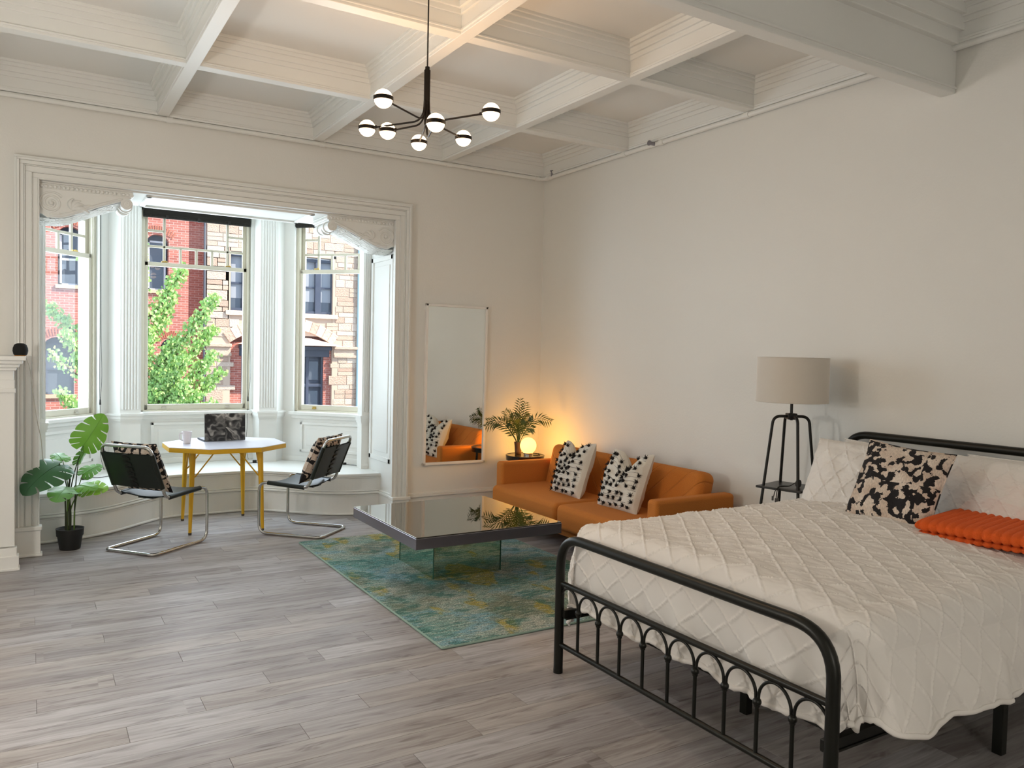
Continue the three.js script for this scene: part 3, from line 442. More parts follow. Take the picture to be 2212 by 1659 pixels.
  for (const [tx, ty, sy, dn] of tips) {
    const tz = (rl() - 0.5) * 1.2, a = V3(0, sy + 4.4, 0), b = V3(tx + 2.85, ty + 4.4, tz), mid = a.clone().lerp(b, 0.55).add(V3(0, -0.12, 0)), pts = smooth([a, mid, b], 14);
    wood.push(tube(pts, (t) => 0.035 * (1 - 0.88 * t) + 0.004, 5));
    const cnt = Math.round(640 * dn);
    for (let k = 0; k < cnt; k++) {
      const f = 0.16 + 0.84 * Math.pow(rl(), 0.85), i = Math.min(13, Math.floor(f * 14)), c = pts[i].clone().lerp(pts[i + 1], f * 14 - i), rad = (0.06 + 0.17 * Math.sqrt(1 - f * 0.8)) * Math.pow(rl(), 0.5);
      const th = rl() * 6.283, ph = Math.acos(2 * rl() - 1); c.add(V3(rad * Math.sin(ph) * Math.cos(th), rad * Math.cos(ph) * 0.9, rad * Math.sin(ph) * Math.sin(th)));
      const s = 0.7 + rl() * 0.6; mats.push(new THREE.Matrix4().compose(c, new THREE.Quaternion().setFromEuler(new THREE.Euler(-0.9 + rl() * 1.6, rl() * 6.283, rl() * 2 - 1)), V3(s, s, s)));
      cols.push(new THREE.Color().setHSL(0.225 + rl() * 0.055, 0.40 + rl() * 0.15, 0.36 + rl() * 0.18));
    }
  }
  obj('branches', wood, bark, tr);
  const im = new THREE.InstancedMesh(leaf, M({ color: 0xffffff, roughness: 0.75, transmission: 0.35, thickness: 0, side: THREE.DoubleSide }), mats.length); im.name = 'foliage'; im.userData.kind = 'stuff';
  mats.forEach((m, i) => { im.setMatrixAt(i, m); im.setColorAt(i, cols[i]); }); tr.add(im);
}
// ================================================================ THINGS IN THE ROOM
// ---- cushions
function cushion(w, h, t, o = {}) {
  const n = o.n ?? 36, sd = o.seed ?? 0, pin = o.pin ?? 0.07;
  const P = (u, v, s) => {
    const a = u * 2 - 1, b = v * 2 - 1; let x = a * w / 2 * (1 - pin * (1 - b * b) * a * a), y = b * h / 2 * (1 - pin * (1 - a * a) * b * b);
    const e = Math.pow(Math.max(0, (1 - a * a) * (1 - b * b)), o.pow ?? 0.42);
    let z = t / 2 * e * (1 + 0.12 * n2(a * 1.6 + sd, b * 1.6 + s * 3));
    if (o.dent) { const k = Math.exp(-Math.pow((a + (o.dentX ?? 0)) / 0.34, 2)) * Math.pow(Math.max(0, v), 2.2); y -= o.dent * k; z *= 1 - 0.45 * k; z += 0.012 * Math.sin((a - b) * 5) * e; }
    z += (o.wr ?? 0.004) * e * fbm(a * 4 + sd, b * 4, 3);
    if (o.relief) z += o.relief(x, y, a, b) * Math.min(1, e * 3);
    return [x, y, s * z];
  };
  const f = (s) => grid(n, n, (u, v) => P(s > 0 ? u : 1 - u, v, s), (u, v) => [s > 0 ? u : 1 - u, v]);
  return { front: f(1), back: f(-1), P };
}
const setPose = (o, p, ry, rx = 0, rz = 0) => { o.position.set(...p); o.rotation.set(rx, ry, rz, 'YXZ'); return o; };
const cowTex = tex(512, 512, (x, y) => {
  const d = fbm(x * 2.6 + 40, y * 2.6, 2) * 0.62 + 0.52 * n2(x * 9.5 + 3, y * 9.5) + 0.2 * n2(x * 19, y * 19) + 0.10 * n2(x * 50, y * 50), fur = 0.92 + 0.08 * n2(x * 90, y * 25);
  const t = sstep(d, 0.05, 0.10), c = mix3([232, 218, 202], [210, 188, 168], clamp(0.4 + fbm(x * 4, y * 4 + 9, 3), 0, 1));
  return mix3(c.map((k) => k * fur), [16, 11, 13], t);
});
const furBump = tex(256, 256, (x, y) => 0.5 + 0.5 * n2(x * 80, y * 30), false);
const cowMat = (o, r) => { const t = cowTex.clone(); t.offset.set(...o); t.rotation = r; t.repeat.set(0.8, 0.8); t.needsUpdate = true; return STD({ map: t, roughness: 0.85, bumpMap: furBump, bumpScale: 0.001 }); };
function cowCushion(label, size, off, rot, seed) {
  const t = thing('cowhide_cushion', label, 'cushion'), c = cushion(size, size, 0.15, { seed, pin: 0.06 }); const m = cowMat(off, rot);
  obj('cover_front', [c.front], m, t); obj('cover_back', [c.back], m, t);
  const edge = []; for (let k = 0; k < 96; k++) { const f = k / 24, s = Math.floor(f), q = f - s, [u, v] = [[q, 0], [1, q], [1 - q, 1], [0, 1 - q]][s]; edge.push(V3(...c.P(u, v, 1))); }
  obj('piping', [tube(edge, 0.004, 6, true)], m, t); return t;
}
const linen = STD({ color: 0xd8cfbf, roughness: 0.9 }), stripeTex = tex(256, 512, (x, y) => {
  const row = y * 14, f = row - Math.floor(row), r = Math.floor(row), on = Math.sin(r * 12.7 + Math.floor(x * 4 + r * 0.37) * 4.1) > -0.62, w = 0.97 + 0.03 * n2(x * 90, y * 90);
  return f < 0.055 && on && x > 0.06 && x < 0.94 ? [36, 28, 24] : [226 * w, 220 * w, 208 * w];
});
const stripe = STD({ map: stripeTex, roughness: 0.9 }), tuftMat = STD({ color: 0x17110e, roughness: 0.95 });
const tuftGeo = [0, 1, 2].map((sd) => { const r = rng(90 + sd), g = []; for (let k = 0; k < 13; k++) { const a = r() * 6.283, l = 0.018 + r() * 0.020; g.push(new THREE.ConeGeometry(0.0048, l, 3, 1).translate(0, l / 2, 0).rotateX(0.4 + r() * 0.9).rotateY(a)); } g.push(new THREE.SphereGeometry(0.0125, 6, 4)); return merge(g).rotateX(Math.PI / 2); });
function tuftedCushion(label, seed) {
  const t = thing('tufted_cushion', label, 'cushion', [0, 0, 0], 0, 'tufted cushions on the sofa'), c = cushion(0.49, 0.49, 0.19, { seed, dent: 0.13, dentX: seed * 0.1, wr: 0.012, pin: 0.05 });
  obj('cover_front', [c.front], stripe, t); obj('cover_back', [c.back], linen, t);
  const r = rng(300 + seed);
  for (let j = 0; j < 9; j++) for (let i = 0; i < 6; i++) {
    const u = 0.05 + (i + 0.18 + 0.64 * r()) / 6 * 0.9, v = 0.03 + (j + 0.5 + (r() - 0.5) * 0.3) / 9 * 0.94, p = V3(...c.P(u, v, 1)), q = V3(...c.P(u + 0.01, v, 1)).sub(p).cross(V3(...c.P(u, v + 0.01, 1)).sub(p)).normalize();
    const m = new THREE.Mesh(tuftGeo[Math.floor(r() * 3)], tuftMat); m.name = 'tuft'; m.position.copy(p).addScaledVector(q, 0.004); m.quaternion.setFromUnitVectors(V3(0, 0, 1), q); t.add(m);
  }
  return t;
}
// ---- cantilever chairs
function chair(label, x, z, fx, fz) {
  const t = thing('cantilever_chair', label, 'chair', [x, 0, z], Math.atan2(fx, fz), 'cantilever chairs at the yellow table');
  const w = 0.235, r = 0.0125, yb = r, side = (s) => [[s * w, yb, -0.29], [s * w, yb, 0.29], [s * w, 0.452, 0.29], [s * w, 0.425, -0.17], [s * w, 0.83, -0.335]];
  const loop = [...side(-1), ...side(1).reverse()];
  obj('tube_frame', [tube(fillet(loop, [0.05, 0.085, 0.075, 0.075, 0.06, 0.06, 0.075, 0.075, 0.085, 0.05], true, 7), r, 12, true)], mat.chrome, t);
  // leather slings: the edges wrap round the tubes
  const seatY = (q) => lerp(0.448, 0.427, q), zs = (q) => lerp(0.205, -0.135, q);
  obj('seat_sling', [grid(20, 16, (u, v) => [lerp(-w, w, u), seatY(v) + 0.013 - 0.022 * Math.sin(u * Math.PI), zs(v)]), grid(20, 16, (u, v) => [lerp(w, -w, u), seatY(v) + 0.006 - 0.022 * Math.sin(u * Math.PI), zs(v)]), ...[-1, 1].map((s) => tube([[s * w, seatY(0), zs(0)], [s * w, seatY(1), zs(1)]], 0.0185, 12))], mat.leather, t);
  obj('seat_lacing', [B(-0.05, 0.05, 0.398, 0.406, -0.12, 0.18), ...[-1, 1].map((s) => B(s * 0.05 - 0.02, s * 0.05 + 0.02, 0.401, 0.412, -0.13, 0.19))], mat.leather, t);
  const bz = (q) => lerp(-0.205, -0.312, q), by = (q) => lerp(0.505, 0.772, q);
  obj('back_sling', [grid(20, 12, (u, v) => [lerp(-w, w, u), by(v), bz(v) + 0.012 - 0.018 * Math.sin(u * Math.PI)]), grid(20, 12, (u, v) => [lerp(w, -w, u), by(v) - 0.003, bz(v) - 0.012 - 0.010 * Math.sin(u * Math.PI)]), ...[-1, 1].map((s) => tube([[s * w, by(0), bz(0)], [s * w, by(1), bz(1)]], 0.0185, 12))], mat.leather, t);
  const lace = []; for (let k = 0; k < 13; k++) { const q = (k + 0.5) / 13; lace.push(RB(-0.035, 0.035, -0.008, 0.008, -0.003, 0.003, 0.002, 1).rotateZ((k % 2 ? 1 : -1) * 0.25).rotateX(-0.38).translate(0, by(q), bz(q) - 0.027)); }
  obj('back_lacing', lace, STD({ color: 0x0c0c0b, roughness: 0.5 }), t);
  return t;
}
const chA = chair('black leather and chrome tube chair beside the monstera pot', -3.68, 0.11, 0.768, -0.64);
const chB = chair('black leather and chrome tube chair standing at the rug corner', -2.506, 0.101, -0.695, -0.72);
for (const [c, label, off, rot, sd] of [[chA, 'cowhide print cushion on the chair beside the monstera pot', [0.1, 0.2], 0.3, 3], [chB, 'cowhide print cushion on the chair at the rug corner', [0.55, 0.1], 1.2, 8]]) {
  const k = cowCushion(label, 0.43, off, rot, sd), p = V3(0, 0.652, -0.165).applyAxisAngle(V3(0, 1, 0), c.rotation.y).add(c.position); setPose(k, p.toArray(), c.rotation.y, -0.42);
}
// ---- octagonal table
{
  const t = thing('octagonal_table', 'octagonal table with white top, yellow edge and yellow tapered legs', 'table', [-3.06, 0, -0.44]);
  const oct = (k) => [[0.49, 0.2], [0.21, 0.455], [-0.21, 0.455], [-0.49, 0.2], [-0.49, -0.2], [-0.21, -0.455], [0.21, -0.455], [0.49, -0.2]].map(([x, z]) => [x * k, z * k]);
  const yellow = STD({ color: 0xd9a818, roughness: 0.42 });
  obj('tabletop', [prism(oct(1), 0.735, 0.74, 0.001)], STD({ color: 0xd6d5de, roughness: 0.3 }), t);
  obj('edge_band', [prism(oct(1.0), 0.697, 0.735, 0.002)], yellow, t);
  for (const [x, z] of [[-0.335, 0.285], [-0.30, -0.32], [0.235, -0.325], [0.245, 0.372]]) {
    const l = obj('leg', [tube([[x, 0.018, z], [x * 0.93, 0.70, z * 0.9]], (q) => 0.0135 + 0.0125 * q, 16)], yellow, t);
    obj('ferrule', [cyl(0.0135, 0.0145, 0.02, x, 0, z, 14)], STD({ color: 0x5a5248, roughness: 0.5, metalness: 0.6 }), l);
    const q = (f) => [x * (1 - 0.07 * f), 0.018 + 0.68 * f, z * (1 - 0.1 * f)], j = q(0.68);
    for (const [dx, dz] of [[-Math.sign(x) * 0.19, 0], [0, -Math.sign(z) * 0.19]]) obj('brace', [tube(fillet([[j[0], j[1], j[2]], [j[0] + dx * 0.12, j[1] + 0.004, j[2] + dz * 0.12], [j[0] + dx, 0.70, j[2] + dz]], 0.02), 0.006, 8)], yellow, l);
  }
}
// ---- laptop and mug
{
  const marble = tex(256, 256, (x, y) => { const w = fbm(x * 1.1, y * 1.1, 3), d = fbm(x * 1.3 + w * 1.6, y * 1.5 - w * 1.4, 4), t = clamp(0.42 + d * 1.25, 0, 1); return mix3([22, 23, 24], [176, 172, 164], Math.pow(t, 1.4)); });
  const t = thing('laptop', 'open laptop in a black and grey marbled cover on the table', 'laptop', [-3.035, 0.74, -0.56], 0.06);
  const cover = STD({ map: marble, roughness: 0.35 });
  const lid = new RoundedBoxGeometry(0.36, 0.012, 0.25, 3, 0.006), q = metric(lid, 1 / 0.36); obj('lid', [q], cover, t).position.set(0, 0.128, 0.0); t.children[0].rotation.x = Math.PI / 2 - 0.05;
  obj('keyboard_deck', [RB(-0.18, 0.18, 0, 0.016, -0.26, -0.012, 0.006)], STD({ color: 0x33353a, roughness: 0.45, metalness: 0.4 }), t);
  const mg = thing('coffee_mug', 'plain white coffee mug beside the laptop', 'mug', [-3.375, 0.74, -0.47], 0.3);
  const pr = [[0, 0.004], [0.030, 0.0], [0.032, 0.004], [0.037, 0.05], [0.042, 0.105], [0.0425, 0.108], [0.0395, 0.108], [0.035, 0.05], [0.030, 0.01], [0, 0.008]].map((p) => new THREE.Vector2(...p)), white = STD({ color: 0xe2dde0, roughness: 0.25 });
  obj('cup', [new THREE.LatheGeometry(pr, 32)], white, mg); obj('handle', [tube(smooth([[-0.036, 0.09, 0], [-0.058, 0.094, 0], [-0.066, 0.07, 0], [-0.058, 0.04, 0], [-0.034, 0.03, 0]], 16), 0.0052, 8)], white, mg);
}
// ---- monstera in a black pot
{
  const t = thing('monstera_plant', 'leafy green monstera in a black plastic pot beside the mantelpiece', 'plant', [-4.283, 0, -0.07]);
  obj('pot', [new THREE.LatheGeometry([[0, 0], [0.070, 0], [0.073, 0.004], [0.088, 0.105], [0.094, 0.107], [0.097, 0.158], [0.099, 0.162], [0.094, 0.162], [0.090, 0.14], [0, 0.14]].map((p) => new THREE.Vector2(...p)), 40)], STD({ color: 0x121311, roughness: 0.55 }), t);
  obj('soil', [cyl(0.088, 0.089, 0.012, 0, 0.136, 0, 28)], STD({ color: 0x1d1712, roughness: 1 }), t);
  const leafMat = (c) => M({ color: c, roughness: 0.36, transmission: 0.22, thickness: 0, side: THREE.DoubleSide });
  const greens = [leafMat(0x74b03a), leafMat(0x35663c), leafMat(0x96cc4a), leafMat(0x66a246)], stem = STD({ color: 0x2a3218, roughness: 0.6 }), stem2 = STD({ color: 0x5c7a34, roughness: 0.6 });
  function leafGeo(len, curl, seed) {            // midrib along +y, face +z
    const g = [], K = 6;
    const out = (q) => { const a = q * Math.PI; return [Math.sin(a) ** 0.72 * 0.47 * (1 - 0.18 * q), -0.16 + 1.16 * (1 - Math.cos(a)) / 2 * (0.4 + 0.6 * q) + 0.0]; };
    const bend = (x, y) => [x * len, y * len, len * (-curl * (y - 0.3) ** 2 - 0.28 * curl * x * x * 4 + 0.04 * Math.sin(y * 9 + seed) * Math.abs(x) * 2)];
    for (const s of [-1, 1]) for (let k = 0; k < K; k++) {
      const q0 = 0.03 + k / K * 0.97, q1 = 0.03 + (k + 1) / K * 0.97;
      const cut = k === K - 1 ? 0 : 0.075, cut0 = k === 0 ? 0 : 0.075;
      g.push(grid(6, 8, (u, v) => {
        const gap = sstep(v, 0.40, 0.52), a = lerp(q0, q1, lerp(cut0 * gap, 1 - cut * gap, u)), m = [0, clamp((lerp(q0, q1, u) - 0.06) * 0.98, 0, 1)], o = out(a), rim = 1 - 0.06 * gap * Math.pow(Math.abs(u * 2 - 1), 3);
        const x = lerp(m[0], o[0] * rim, v), y = lerp(m[1], o[1], v) + 0.05 * Math.sin(v * Math.PI) * (0.4 - a);
        return bend(s * x, y);
      }));
    }
    g.push(tube(Array.from({ length: 10 }, (_, i) => { const b = bend(0, i / 9 * 0.92); return V3(b[0], b[1], b[2] + 0.001); }), (q) => 0.0035 * (1 - 0.7 * q), 5));
    return merge(g.map((a) => a));
  }
  // base, tip direction, face normal, length, colour, curl
  const leaves = [[[0.088, 0.80, 0.02], [0.50, 0.85, 0.05], [0.12, 0.15, 1], 0.285, 0, 0.15], [[-0.075, 0.685, 0.10], [-0.62, -0.36, 0.55], [-0.25, 0.55, 0.75], 0.34, 1, 0.5], [[0.055, 0.665, 0], [0.45, 0.85, 0.0], [0.8, -0.2, 0.5], 0.17, 3, 0.4], [[-0.02, 0.505, 0.09], [-0.30, -0.12, 0.95], [0.0, 0.9, 0.42], 0.27, 3, 0.35], [[0.09, 0.475, 0.03], [0.74, 0.05, 0.60], [-0.10, 0.75, 0.65], 0.20, 2, 0.25], [[0.09, 0.57, -0.06], [0.8, 0.42, -0.4], [-0.2, 0.7, 0.6], 0.17, 3, 0.3], [[0.03, 0.50, 0.06], [0.62, 0.10, 0.78], [0.05, 0.85, 0.5], 0.21, 0, 0.4], [[-0.05, 0.69, -0.05], [-0.3, 0.35, -0.85], [0, 0.9, 0.4], 0.16, 3, 0.3]];
  leaves.forEach(([b, d, n, len, c, cu], i) => {
    const y = V3(...d).normalize(), z0 = V3(...n), z = z0.addScaledVector(y, -z0.dot(y)).normalize(), x = y.clone().cross(z);
    const m = obj('leaf', [leafGeo(len, cu, i)], greens[c], t); m.quaternion.setFromRotationMatrix(new THREE.Matrix4().makeBasis(x, y, z)); m.position.set(...b);
    const s = [[-0.018, 0.02, 0], [0.004, -0.01, 0], [0.028, 0.01, 0]][i % 3];
    obj('stalk', [tube(smooth([[s[0], 0.14, s[1]], [s[0] * 1.1, 0.30, s[1]], [lerp(s[0], b[0], 0.45), lerp(0.30, b[1], 0.6), lerp(s[1], b[2], 0.4)], b], 16), (q) => 0.0062 - 0.003 * q, 7)], i < 3 ? stem : stem2, t);
  });
  obj('cane', [tube(smooth([[0.0, 0.14, 0.012], [-0.004, 0.3, 0.014], [-0.012, 0.44, 0.012], [0.0, 0.55, 0.0]], 12), (q) => 0.011 - 0.004 * q, 8), tube(smooth([[-0.03, 0.14, 0.0], [-0.03, 0.28, 0.0], [-0.034, 0.42, 0.01]], 8), 0.006, 7)], stem, t);
}
// ---- speaker on the mantelpiece, its wire
{
  const t = thing('smart_speaker', 'small round black speaker on the mantelpiece shelf', 'speaker', [-4.605, 1.498, 0.38]);
  obj('body', [new THREE.LatheGeometry([[0, 0], [0.032, 0], [0.042, 0.012], [0.0475, 0.035], [0.046, 0.055], [0.037, 0.078], [0.02, 0.088], [0, 0.090]].map((p) => new THREE.Vector2(...p)), 32)], STD({ color: 0x10110f, roughness: 0.85 }), t);
  obj('light_ring', [new THREE.TorusGeometry(0.034, 0.0022, 8, 32).rotateX(Math.PI / 2).translate(0, 0.002, 0)], STD({ color: 0xd79a52, roughness: 0.5 }), t);
  tag(obj('speaker_cable', [tube(smooth([[-4.58, 1.505, 0.34], [-4.560, 1.45, 0.30], [-4.545, 1.38, 0.16], [-4.525, 1.2, 0.10], [-4.50, 1.0, 0.085], [-4.478, 0.88, 0.04], [-4.465, 0.72, -0.03], [-4.44, 0.55, -0.06], [-4.42, 0.42, -0.36], [-4.40, 0.405, -0.42]], 60), 0.0028, 6)], mat.cordWhite), 'thin pale cable hanging from the mantelpiece speaker', 'cable');
  tag(obj('power_cable', [tube(smooth([[-4.13, 0.404, -0.95], [-4.10, 0.406, -1.03], [-4.03, 0.404, -1.00], [-3.94, 0.405, -1.05], [-3.86, 0.404, -1.12]], 30), 0.003, 6), RB(-0.035, 0.035, 0, 0.018, -0.02, 0.02, 0.005).rotateY(0.5).translate(-4.13, 0.402, -0.96)], mat.cord), 'black power cable on the window seat behind the monstera', 'cable');
  tag(obj('power_cable', [tube(smooth([[-2.62, 0.403, -1.45], [-2.56, 0.404, -1.44], [-2.52, 0.404, -1.41], [-2.48, 0.403, -1.42]], 20), 0.003, 6), RB(-0.02, 0.02, 0, 0.03, -0.012, 0.012, 0.005).translate(-2.56, 0.402, -1.44)], mat.cord), 'black plug and cable on the seat behind the table', 'cable');
  tag(obj('power_cable', [tube(smooth([[-1.92, 0.403, -1.02], [-1.84, 0.404, -0.99], [-1.76, 0.404, -0.97], [-1.66, 0.403, -0.86]], 20), 0.0025, 6), RB(-0.018, 0.018, 0, 0.022, -0.012, 0.012, 0.005).translate(-1.76, 0.402, -0.97)], mat.cord), 'grey cable and plug on the window seat by the bay jamb', 'cable');
}
// ---- wall mirror
{
  const t = thing('wall_mirror', 'tall white framed mirror hung on the wall beside the bay', 'mirror', [-0.996, 1.275, 0.022]); t.rotation.z = -0.004;
  const hw = 0.337, hh = 0.775, f = 0.024;
  obj('mirror_glass', [B(-hw + f - 0.003, hw - f + 0.003, -hh + f, hh - f, -0.006, 0)], STD({ color: 0xe6e8e4, roughness: 0.005, metalness: 1 }), t);
  obj('frame', [RB(-hw, -hw + f, -hh, hh, -0.02, 0.016, 0.003), RB(hw - f, hw, -hh, hh, -0.02, 0.016, 0.003), RB(-hw, hw, hh - f, hh, -0.02, 0.016, 0.003), RB(-hw, hw, -hh, -hh + f, -0.02, 0.016, 0.003)], STD({ color: 0xeceae6, roughness: 0.4 }), t);
}
// ---- coffee table and rug
{
  const t = thing('coffee_table', 'square smoked mirror coffee table with steel edge on a mirrored box base', 'coffee table', [-1.92, 0.014, 1.83]);
  const smoke = STD({ color: 0x9f9c94, roughness: 0.015, metalness: 1 }), side = STD({ color: 0xc3cfbd, roughness: 0.02, metalness: 1 });
  obj('mirror_top', [RB(-0.555, 0.555, 0.398, 0.406, -0.56, 0.56, 0.002)], smoke, t);
  obj('edge_band', [RB(-0.558, 0.558, 0.326, 0.398, -0.563, 0.563, 0.003)], STD({ color: 0x98969e, roughness: 0.22, metalness: 1 }), t);
  const x0 = -0.24, x1 = 0.30, z0 = -0.415, z1 = 0.165;
  for (const [a, b, c, d] of [[x0, x1, z1 - 0.006, z1], [x0, x1, z0, z0 + 0.006], [x0, x0 + 0.006, z0, z1], [x1 - 0.006, x1, z0, z1]]) obj('mirror_panel', [B(a, b, 0, 0.326, c, d)], side, t);
  for (const [x, z] of [[x0, z1], [x1, z1], [x0, z0], [x1, z0]]) obj('glass_edge', [B(x - 0.003, x + 0.003, 0, 0.326, z - 0.003, z + 0.003)], STD({ color: 0x3f6a5a, roughness: 0.2 }), t);
}
{
  const rugTex = tex(768, 1228, (x, y) => {
    const X = x * 1.65, Y = y * 2.64, w = 0.12 * fbm(X * 3, Y * 3, 3), a = fbm(X * 0.9 + 5 + w, Y * 1.5 + w, 4), b = fbm(X * 1.6 + 17, Y * 2.6 + 4, 4), c = fbm(X * 1.1 + 50, Y * 1.1 - 8, 3);
    let k = mix3([100, 156, 148], [188, 194, 182], clamp(0.5 + a * 1.1, 0, 1));
    k = mix3(k, [136, 182, 198], sstep(b, 0.08, 0.36) * 0.75); k = mix3(k, [126, 126, 100], sstep(c, 0.10, 0.36) * 0.6);
    const yel = sstep(fbm(X * 2.2 + 3, Y * 1.2 + 11, 4) + 0.55 * Math.exp(-Math.pow((X - 0.75 - (Y - 0.9) * 0.1) / 0.16, 2)) * sstep(Y, 0, 0.3) * (1 - sstep(Y, 1.6, 2.1)), 0.28, 0.5); k = mix3(k, [186, 168, 78], yel * 0.85);
    k = mix3(k, [58, 118, 108], sstep(fbm(X * 2.6 - 9, Y * 3.4, 3), 0.2, 0.4) * 0.6);
    k = mix3(k, [204, 208, 194], sstep(fbm(X * 7, Y * 26 + 5, 3), 0.0, 0.4) * 0.55); k = mix3(k, [70, 106, 100], sstep(fbm(X * 8 + 60, Y * 30, 3), 0.1, 0.45) * 0.5); const n = 0.90 + 0.26 * n2(X * 60, Y * 90) + 0.14 * n2(X * 190, Y * 190); return k.map((q) => q * n);
  });
  const t = thing('area_rug', 'teal, green and yellow abstract rug under the coffee table', 'rug', [-1.84, 0, 1.845]);
  const pile = metric(new RoundedBoxGeometry(1.65, 0.012, 2.64, 2, 0.005).translate(0, 0.008, 0)); const uv = pile.attributes.uv, ps = pile.attributes.position; for (let i = 0; i < uv.count; i++) uv.setXY(i, (ps.getX(i) + 0.825) / 1.65, (ps.getZ(i) + 1.32) / 2.64);
  obj('pile', [pile], STD({ map: rugTex, roughness: 0.97, bumpMap: tex(512, 512, (x, y) => 0.5 + 0.5 * n2(x * 150, y * 150), false, [2, 3]), bumpScale: 0.003 }), t);
  obj('bound_edge', [tube(fillet([[-0.825, 0.007, -1.32], [0.825, 0.007, -1.32], [0.825, 0.007, 1.32], [-0.825, 0.007, 1.32]], 0.01, true, 3), 0.0068, 8, true)], STD({ color: 0x8fa89c, roughness: 0.9 }), t);
}
// ---- sofa
{
  const weave = tex(256, 256, (x, y) => { const n = 0.93 + 0.07 * n2(x * 120, y * 120) + 0.05 * n2(x * 30, y * 30); return [206 * n, 124 * n, 46 * n]; }), wb = tex(256, 256, (x, y) => 0.5 + 0.5 * n2(x * 128, y * 128), false);
  const cloth = M({ map: weave, roughness: 0.92, bumpMap: wb, bumpScale: 0.0012, sheen: 0.3, sheenColor: 0xffb066, sheenRoughness: 0.6 });
  const seam = tex(256, 512, (x, y) => { const f = ((x * 0.95 + y * 0.5) * 6) % 1; return clamp(Math.abs(f - 0.5) / 0.05, 0, 1); }, false);
  const t = thing('futon_sofa', 'mustard orange fabric sofa with two cushioned seats along the wall', 'sofa', [0, 0, 0]);
  const soft = (x0, x1, y0, y1, z0, z1, r, bulge = 0.012) => { const g = new RoundedBoxGeometry(x1 - x0, y1 - y0, z1 - z0, 6, r), p = g.attributes.position; for (let i = 0; i < p.count; i++) { const a = p.getX(i) / (x1 - x0) * 2, c = p.getZ(i) / (z1 - z0) * 2; if (p.getY(i) > 0) p.setY(i, p.getY(i) + bulge * (1 - a * a) * (1 - c * c)); } g.computeVertexNormals(); return metric(g.translate((x0 + x1) / 2, (y0 + y1) / 2, (z0 + z1) / 2), 4); };
  for (const [a, b] of [[0.71, 1.735], [1.74, 2.70]]) obj('seat_cushion', [soft(-0.97, -0.20, 0.20, 0.40, a, b, 0.045)], cloth, t);
  for (const [a, b, s] of [[0.72, 1.735, 1], [1.74, 2.69, -1]]) {
    const g = metric(new RoundedBoxGeometry(0.17, 0.44, b - a, 5, 0.06), 4), uv1 = new Float32Array(g.attributes.position.count * 2), ps = g.attributes.position;
    const cut = g.attributes.normal; for (let i = 0; i < ps.count; i++) { uv1[i * 2] = 0.5 + s * ps.getZ(i) / 1.0; uv1[i * 2 + 1] = ps.getY(i) / 0.5 + 0.5; }
    const m = new THREE.Mesh(g, (() => { const q = cloth.clone(); q.bumpMap = seam.clone(); q.bumpMap.channel = 1; q.bumpMap.needsUpdate = true; q.bumpScale = 0.006; return q; })()); g.setAttribute('uv1', new THREE.BufferAttribute(uv1, 2)); m.name = 'backrest'; m.position.set(-0.29, 0.525, (a + b) / 2); m.rotation.z = -0.24; t.add(m);
  }
  for (const [a, b] of [[0.60, 0.712], [2.698, 2.81]]) obj('arm', [soft(-0.86, -0.10, 0.13, 0.595, a, b, 0.028, 0.004)], cloth, t);
  obj('base', [RB(-0.90, -0.14, 0.14, 0.205, 0.66, 2.75, 0.015)], cloth, t);
  for (const [x, z] of [[-0.82, 0.78], [-0.82, 2.62], [-0.2, 0.78], [-0.2, 2.62]]) obj('leg', [cyl(0.014, 0.022, 0.142, x, 0, z, 14)], STD({ color: 0x4a3524, roughness: 0.5 }), t);
  setPose(tuftedCushion('black tufted white cushion on the sofa, nearer the globe lamp', 1), [-0.555, 0.612, 1.40], -Math.PI / 2 - 0.12, -0.34, 0.05);
  setPose(tuftedCushion('black tufted white cushion on the sofa, nearer the floor lamp', -1), [-0.560, 0.612, 2.10], -Math.PI / 2 - 0.02, -0.36, 0.02);
}
